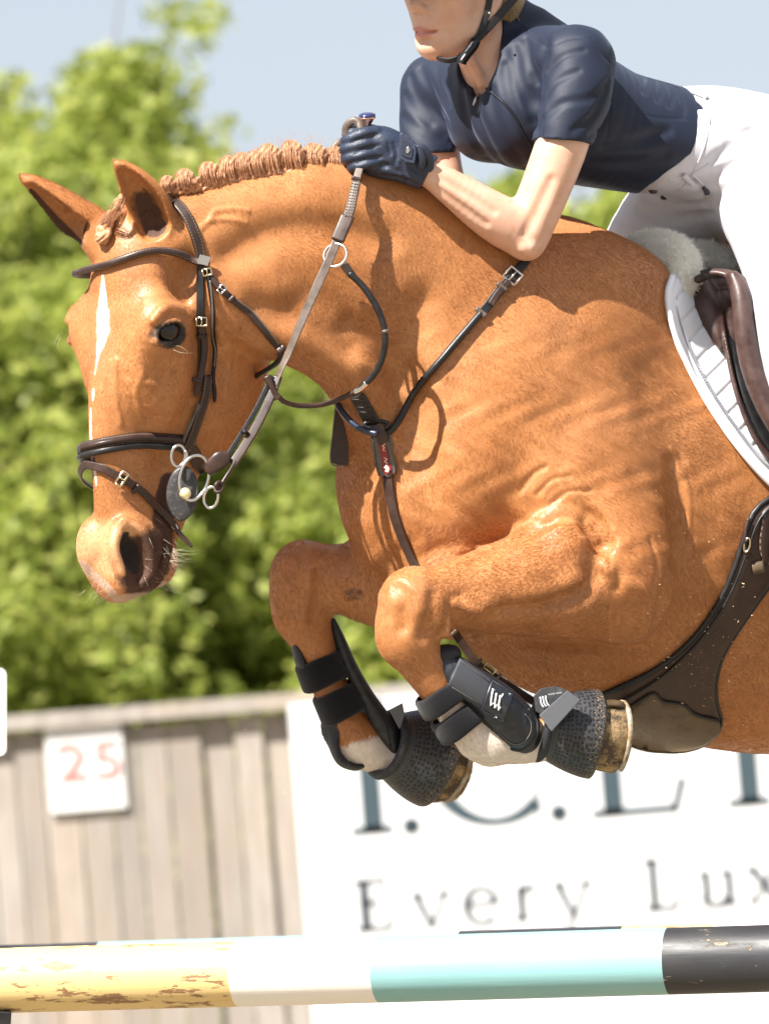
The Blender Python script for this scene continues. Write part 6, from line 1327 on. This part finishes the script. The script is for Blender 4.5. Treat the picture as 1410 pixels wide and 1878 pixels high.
# wool on the sheepskin
VZ, FZ_ = SHEEP; ii = rs.choice(len(VZ), 26000); nz_ = FZ.grad(VZ[ii], 4); r0 = VZ[ii]; dirn = nz_ + rs.normal(size=(len(ii), 3)) * .45; cz = bpy.data.hair_curves.new('wool'); cz.add_curves([3] * len(ii)); LL = rs.uniform(4, 9, len(ii))[:, None]
PP = W(np.stack([r0, r0 + dirn * LL * .5, r0 + dirn * LL + rs.normal(size=(len(ii), 3)) * 1.5 + (0, 1.5, 0)], 1).reshape(-1, 3)) - np.array(shp.matrix_world.translation); cz.attributes['position'].data.foreach_set('vector', PP.astype(np.float32).ravel())
ra = cz.attributes.get('radius') or cz.attributes.new('radius', 'FLOAT', 'POINT'); ra.data.foreach_set('value', np.tile(np.array((.0004, .0003, .0001), np.float32), len(ii))); cz.materials.append(m_fz); wo = bpy.data.objects.new('wool', cz); link(wo, shp); wo['kind'] = 'stuff'
# ------------------------------------------------------------------ jump
def paint(name, c, wear, under, amt=.62, rough=.35):
    m = mat(name, c, rough, spec=.45); n = N(m); co = n.coord((1, 1, 1)); w_ = n.noise(n.coord((1, 4, 4)), 9, 6, .72); sp_ = n.noise(co, 130, 4, .7)
    k = n.ramp(w_, [(amt, 0), (amt + .025, 1)]); col = n.mix(n.math('MULTIPLY', n.noise(n.coord((1, 3, 3)), 6, 4), .5), c, wear); col = n.mix(k, col, under); col = n.mix(n.ramp(sp_, [(.68, 0), (.72, 1)]), col, wear); n.base(col); n.norm(n.bump(n.mix(k, 1.0, 0.0), .5, .0015, n.bump(n.noise(n.coord((.4, 6, 6)), 22, 3), .15, .002))); n.rough(n.ramp(w_, [(.3, rough), (.8, rough + .3)])); return m
m_yel = paint('worn_yellow_paint', (.70, .52, .22), (.58, .42, .20), (.27, .15, .07), .555); m_wht = paint('white_paint', (.83, .81, .78), (.72, .64, .52), (.52, .42, .30), .66); m_tur = paint('turquoise_paint', (.19, .41, .42), (.33, .50, .50), (.42, .38, .27), .67); m_blc = paint('black_paint', (.018, .020, .026), (.06, .055, .05), (.26, .20, .12), .62)
def pole(label, cy0, cy1, zL, zR, segs, r, x0=-500, x1=1900):
    """pole through picture heights cy0 at x=0 and cy1 at x=1410; segs = (x end, colour)"""
    P = lambda x: np.array((x, cy0 + (cy1 - cy0) * x / 1410, zL + (zR - zL) * x / 1410))
    root = bpy.data.objects.new('jump_pole', None); root.location = Vector(W(P(700))); link(root); root.matrix_world = Matrix.Translation(root.location); tag(root, label, 'pole', 'poles of the jump')
    A, B = W(P(x0)), W(P(x1)); d = nrm(B - A); root.rotation_euler = Vector(d).to_track_quat('X', 'Z').to_euler(); bpy.context.view_layer.update()
    u = nrm(np.cross(d, (0, 1, .2))); v = np.cross(d, u); k = 64; xs = [x0] + [s_[0] for s_ in segs]; inv = root.matrix_world.inverted()
    for i, (xe, mt) in enumerate(segs):
        V = []; ns_ = 12; a, b = W(P(xs[i])), W(P(xs[i + 1]))
        for t in np.linspace(0, 1, ns_):
            for j in range(k): V.append(tuple(inv @ Vector(a + (b - a) * t + (u * math.cos(2 * math.pi * j / k) + v * math.sin(2 * math.pi * j / k)) * r)))
        F = [[q * k + j, q * k + (j + 1) % k, (q + 1) * k + (j + 1) % k, (q + 1) * k + j] for q in range(ns_ - 1) for j in range(k)]
        if i == 0: F.append(list(range(k))[::-1])
        if i == len(segs) - 1: F.append([(ns_ - 1) * k + j for j in range(k)])
        me = bpy.data.meshes.new('painted_band'); me.from_pydata(V, [], F); me.update(); me.polygons.foreach_set('use_smooth', [len(f) == 4 for f in F]); me.materials.append(mt); o = bpy.data.objects.new('painted_band', me); link(o, root)
    return root
pf = pole('front jump pole with worn yellow, white, turquoise and black bands', 1798.5, 1757.5, -40, 340, ((436, m_yel), (694, m_wht), (1226, m_tur), (1900, m_blc)), .0508)
pb = pole('rear jump pole mostly hidden behind the front one, with navy, turquoise and yellow bands', 1786, 1743, -1500, -1150, ((185, m_blc), (610, m_tur), (845, m_wht), (1145, m_blc), (1312, m_yel), (1900, m_wht)), .0508)
m_pl = mat('white_plastic', (.80, .80, .80), .35)
jw = empty('jump_wing', 'white slatted jump wing with rounded slat ends cut by the left picture edge', 'jump wing', (-300, 1500, -1450))
def slat(cx0, cx1, cy, hh, z, t, name='slat'):
    P = [(cx0, cy - hh), (cx1 - 14, cy - hh)] + [(cx1 - 14 + 14 * math.sin(a), cy - hh + 14 - 14 * math.cos(a)) for a in np.linspace(0, math.pi / 2, 7)] + [(cx1 - 14 + 14 * math.cos(a), cy + hh - 14 + 14 * math.sin(a)) for a in np.linspace(0, math.pi / 2, 7)] + [(cx0, cy + hh)]
    return poly_plate(name, P, z, t, m_pl, jw)
slat(-700, 13, 1306, 81, -1450, 45); slat(-700, -30, 1560, 70, -1450, 45); slat(-700, -60, 1800, 70, -1450, 45)
for x in (-620, -120): poly_plate('upright', [(x, 1180), (x + 60, 1180), (x + 60, 2600), (x, 2600)], -1500, 45, m_pl, jw)
js = empty('jump_stand', 'dark jump cup and post holding the front pole at the left edge', 'jump stand', (-20, 1900, -60))
poly_plate('cup', [(-60, 1852), (22, 1856), (20, 1885), (8, 1900), (-40, 1905), (-60, 1890)], -110, 120, m_bk, js); poly_plate('post', [(-150, 1600), (-62, 1600), (-62, 3050), (-150, 3050)], -120, 90, m_pl, js)
# sand thrown up by the hooves
m_sandg = mat('sand_grain', (.70, .52, .30), .8); V, F = [], []
def grain(p, s_):
    b_ = len(V); q = rs.normal(size=(4, 3)) * s_; q[:, 0] *= 1.6
    for k in q: V.append(tuple(np.array(p) + k))
    F.extend([[b_, b_ + 1, b_ + 2], [b_, b_ + 1, b_ + 3], [b_, b_ + 2, b_ + 3], [b_ + 1, b_ + 2, b_ + 3]])
pts = np.column_stack([rs.normal(1290, 75, 150), rs.normal(1170, 90, 150)]); z = G.front(pts)
for (x, y), zz in zip(pts, z):
    if not np.isnan(zz) and x < 1410: grain((x, y, zz + rs.uniform(16, 34)), rs.uniform(.4, 1.1))
for _ in range(24): grain((rs.uniform(150, 1400), rs.uniform(600, 1500), rs.uniform(0, 260)), rs.uniform(.5, 1.1))
sg_ = mesh_from('sand_spray', V, F, m_sandg, None, smooth=False); sg_['kind'] = 'stuff'; sg_['label'] = 'fine pale sand grains thrown up around the girth and boots'
print('script', round(time.time() - T0, 1))
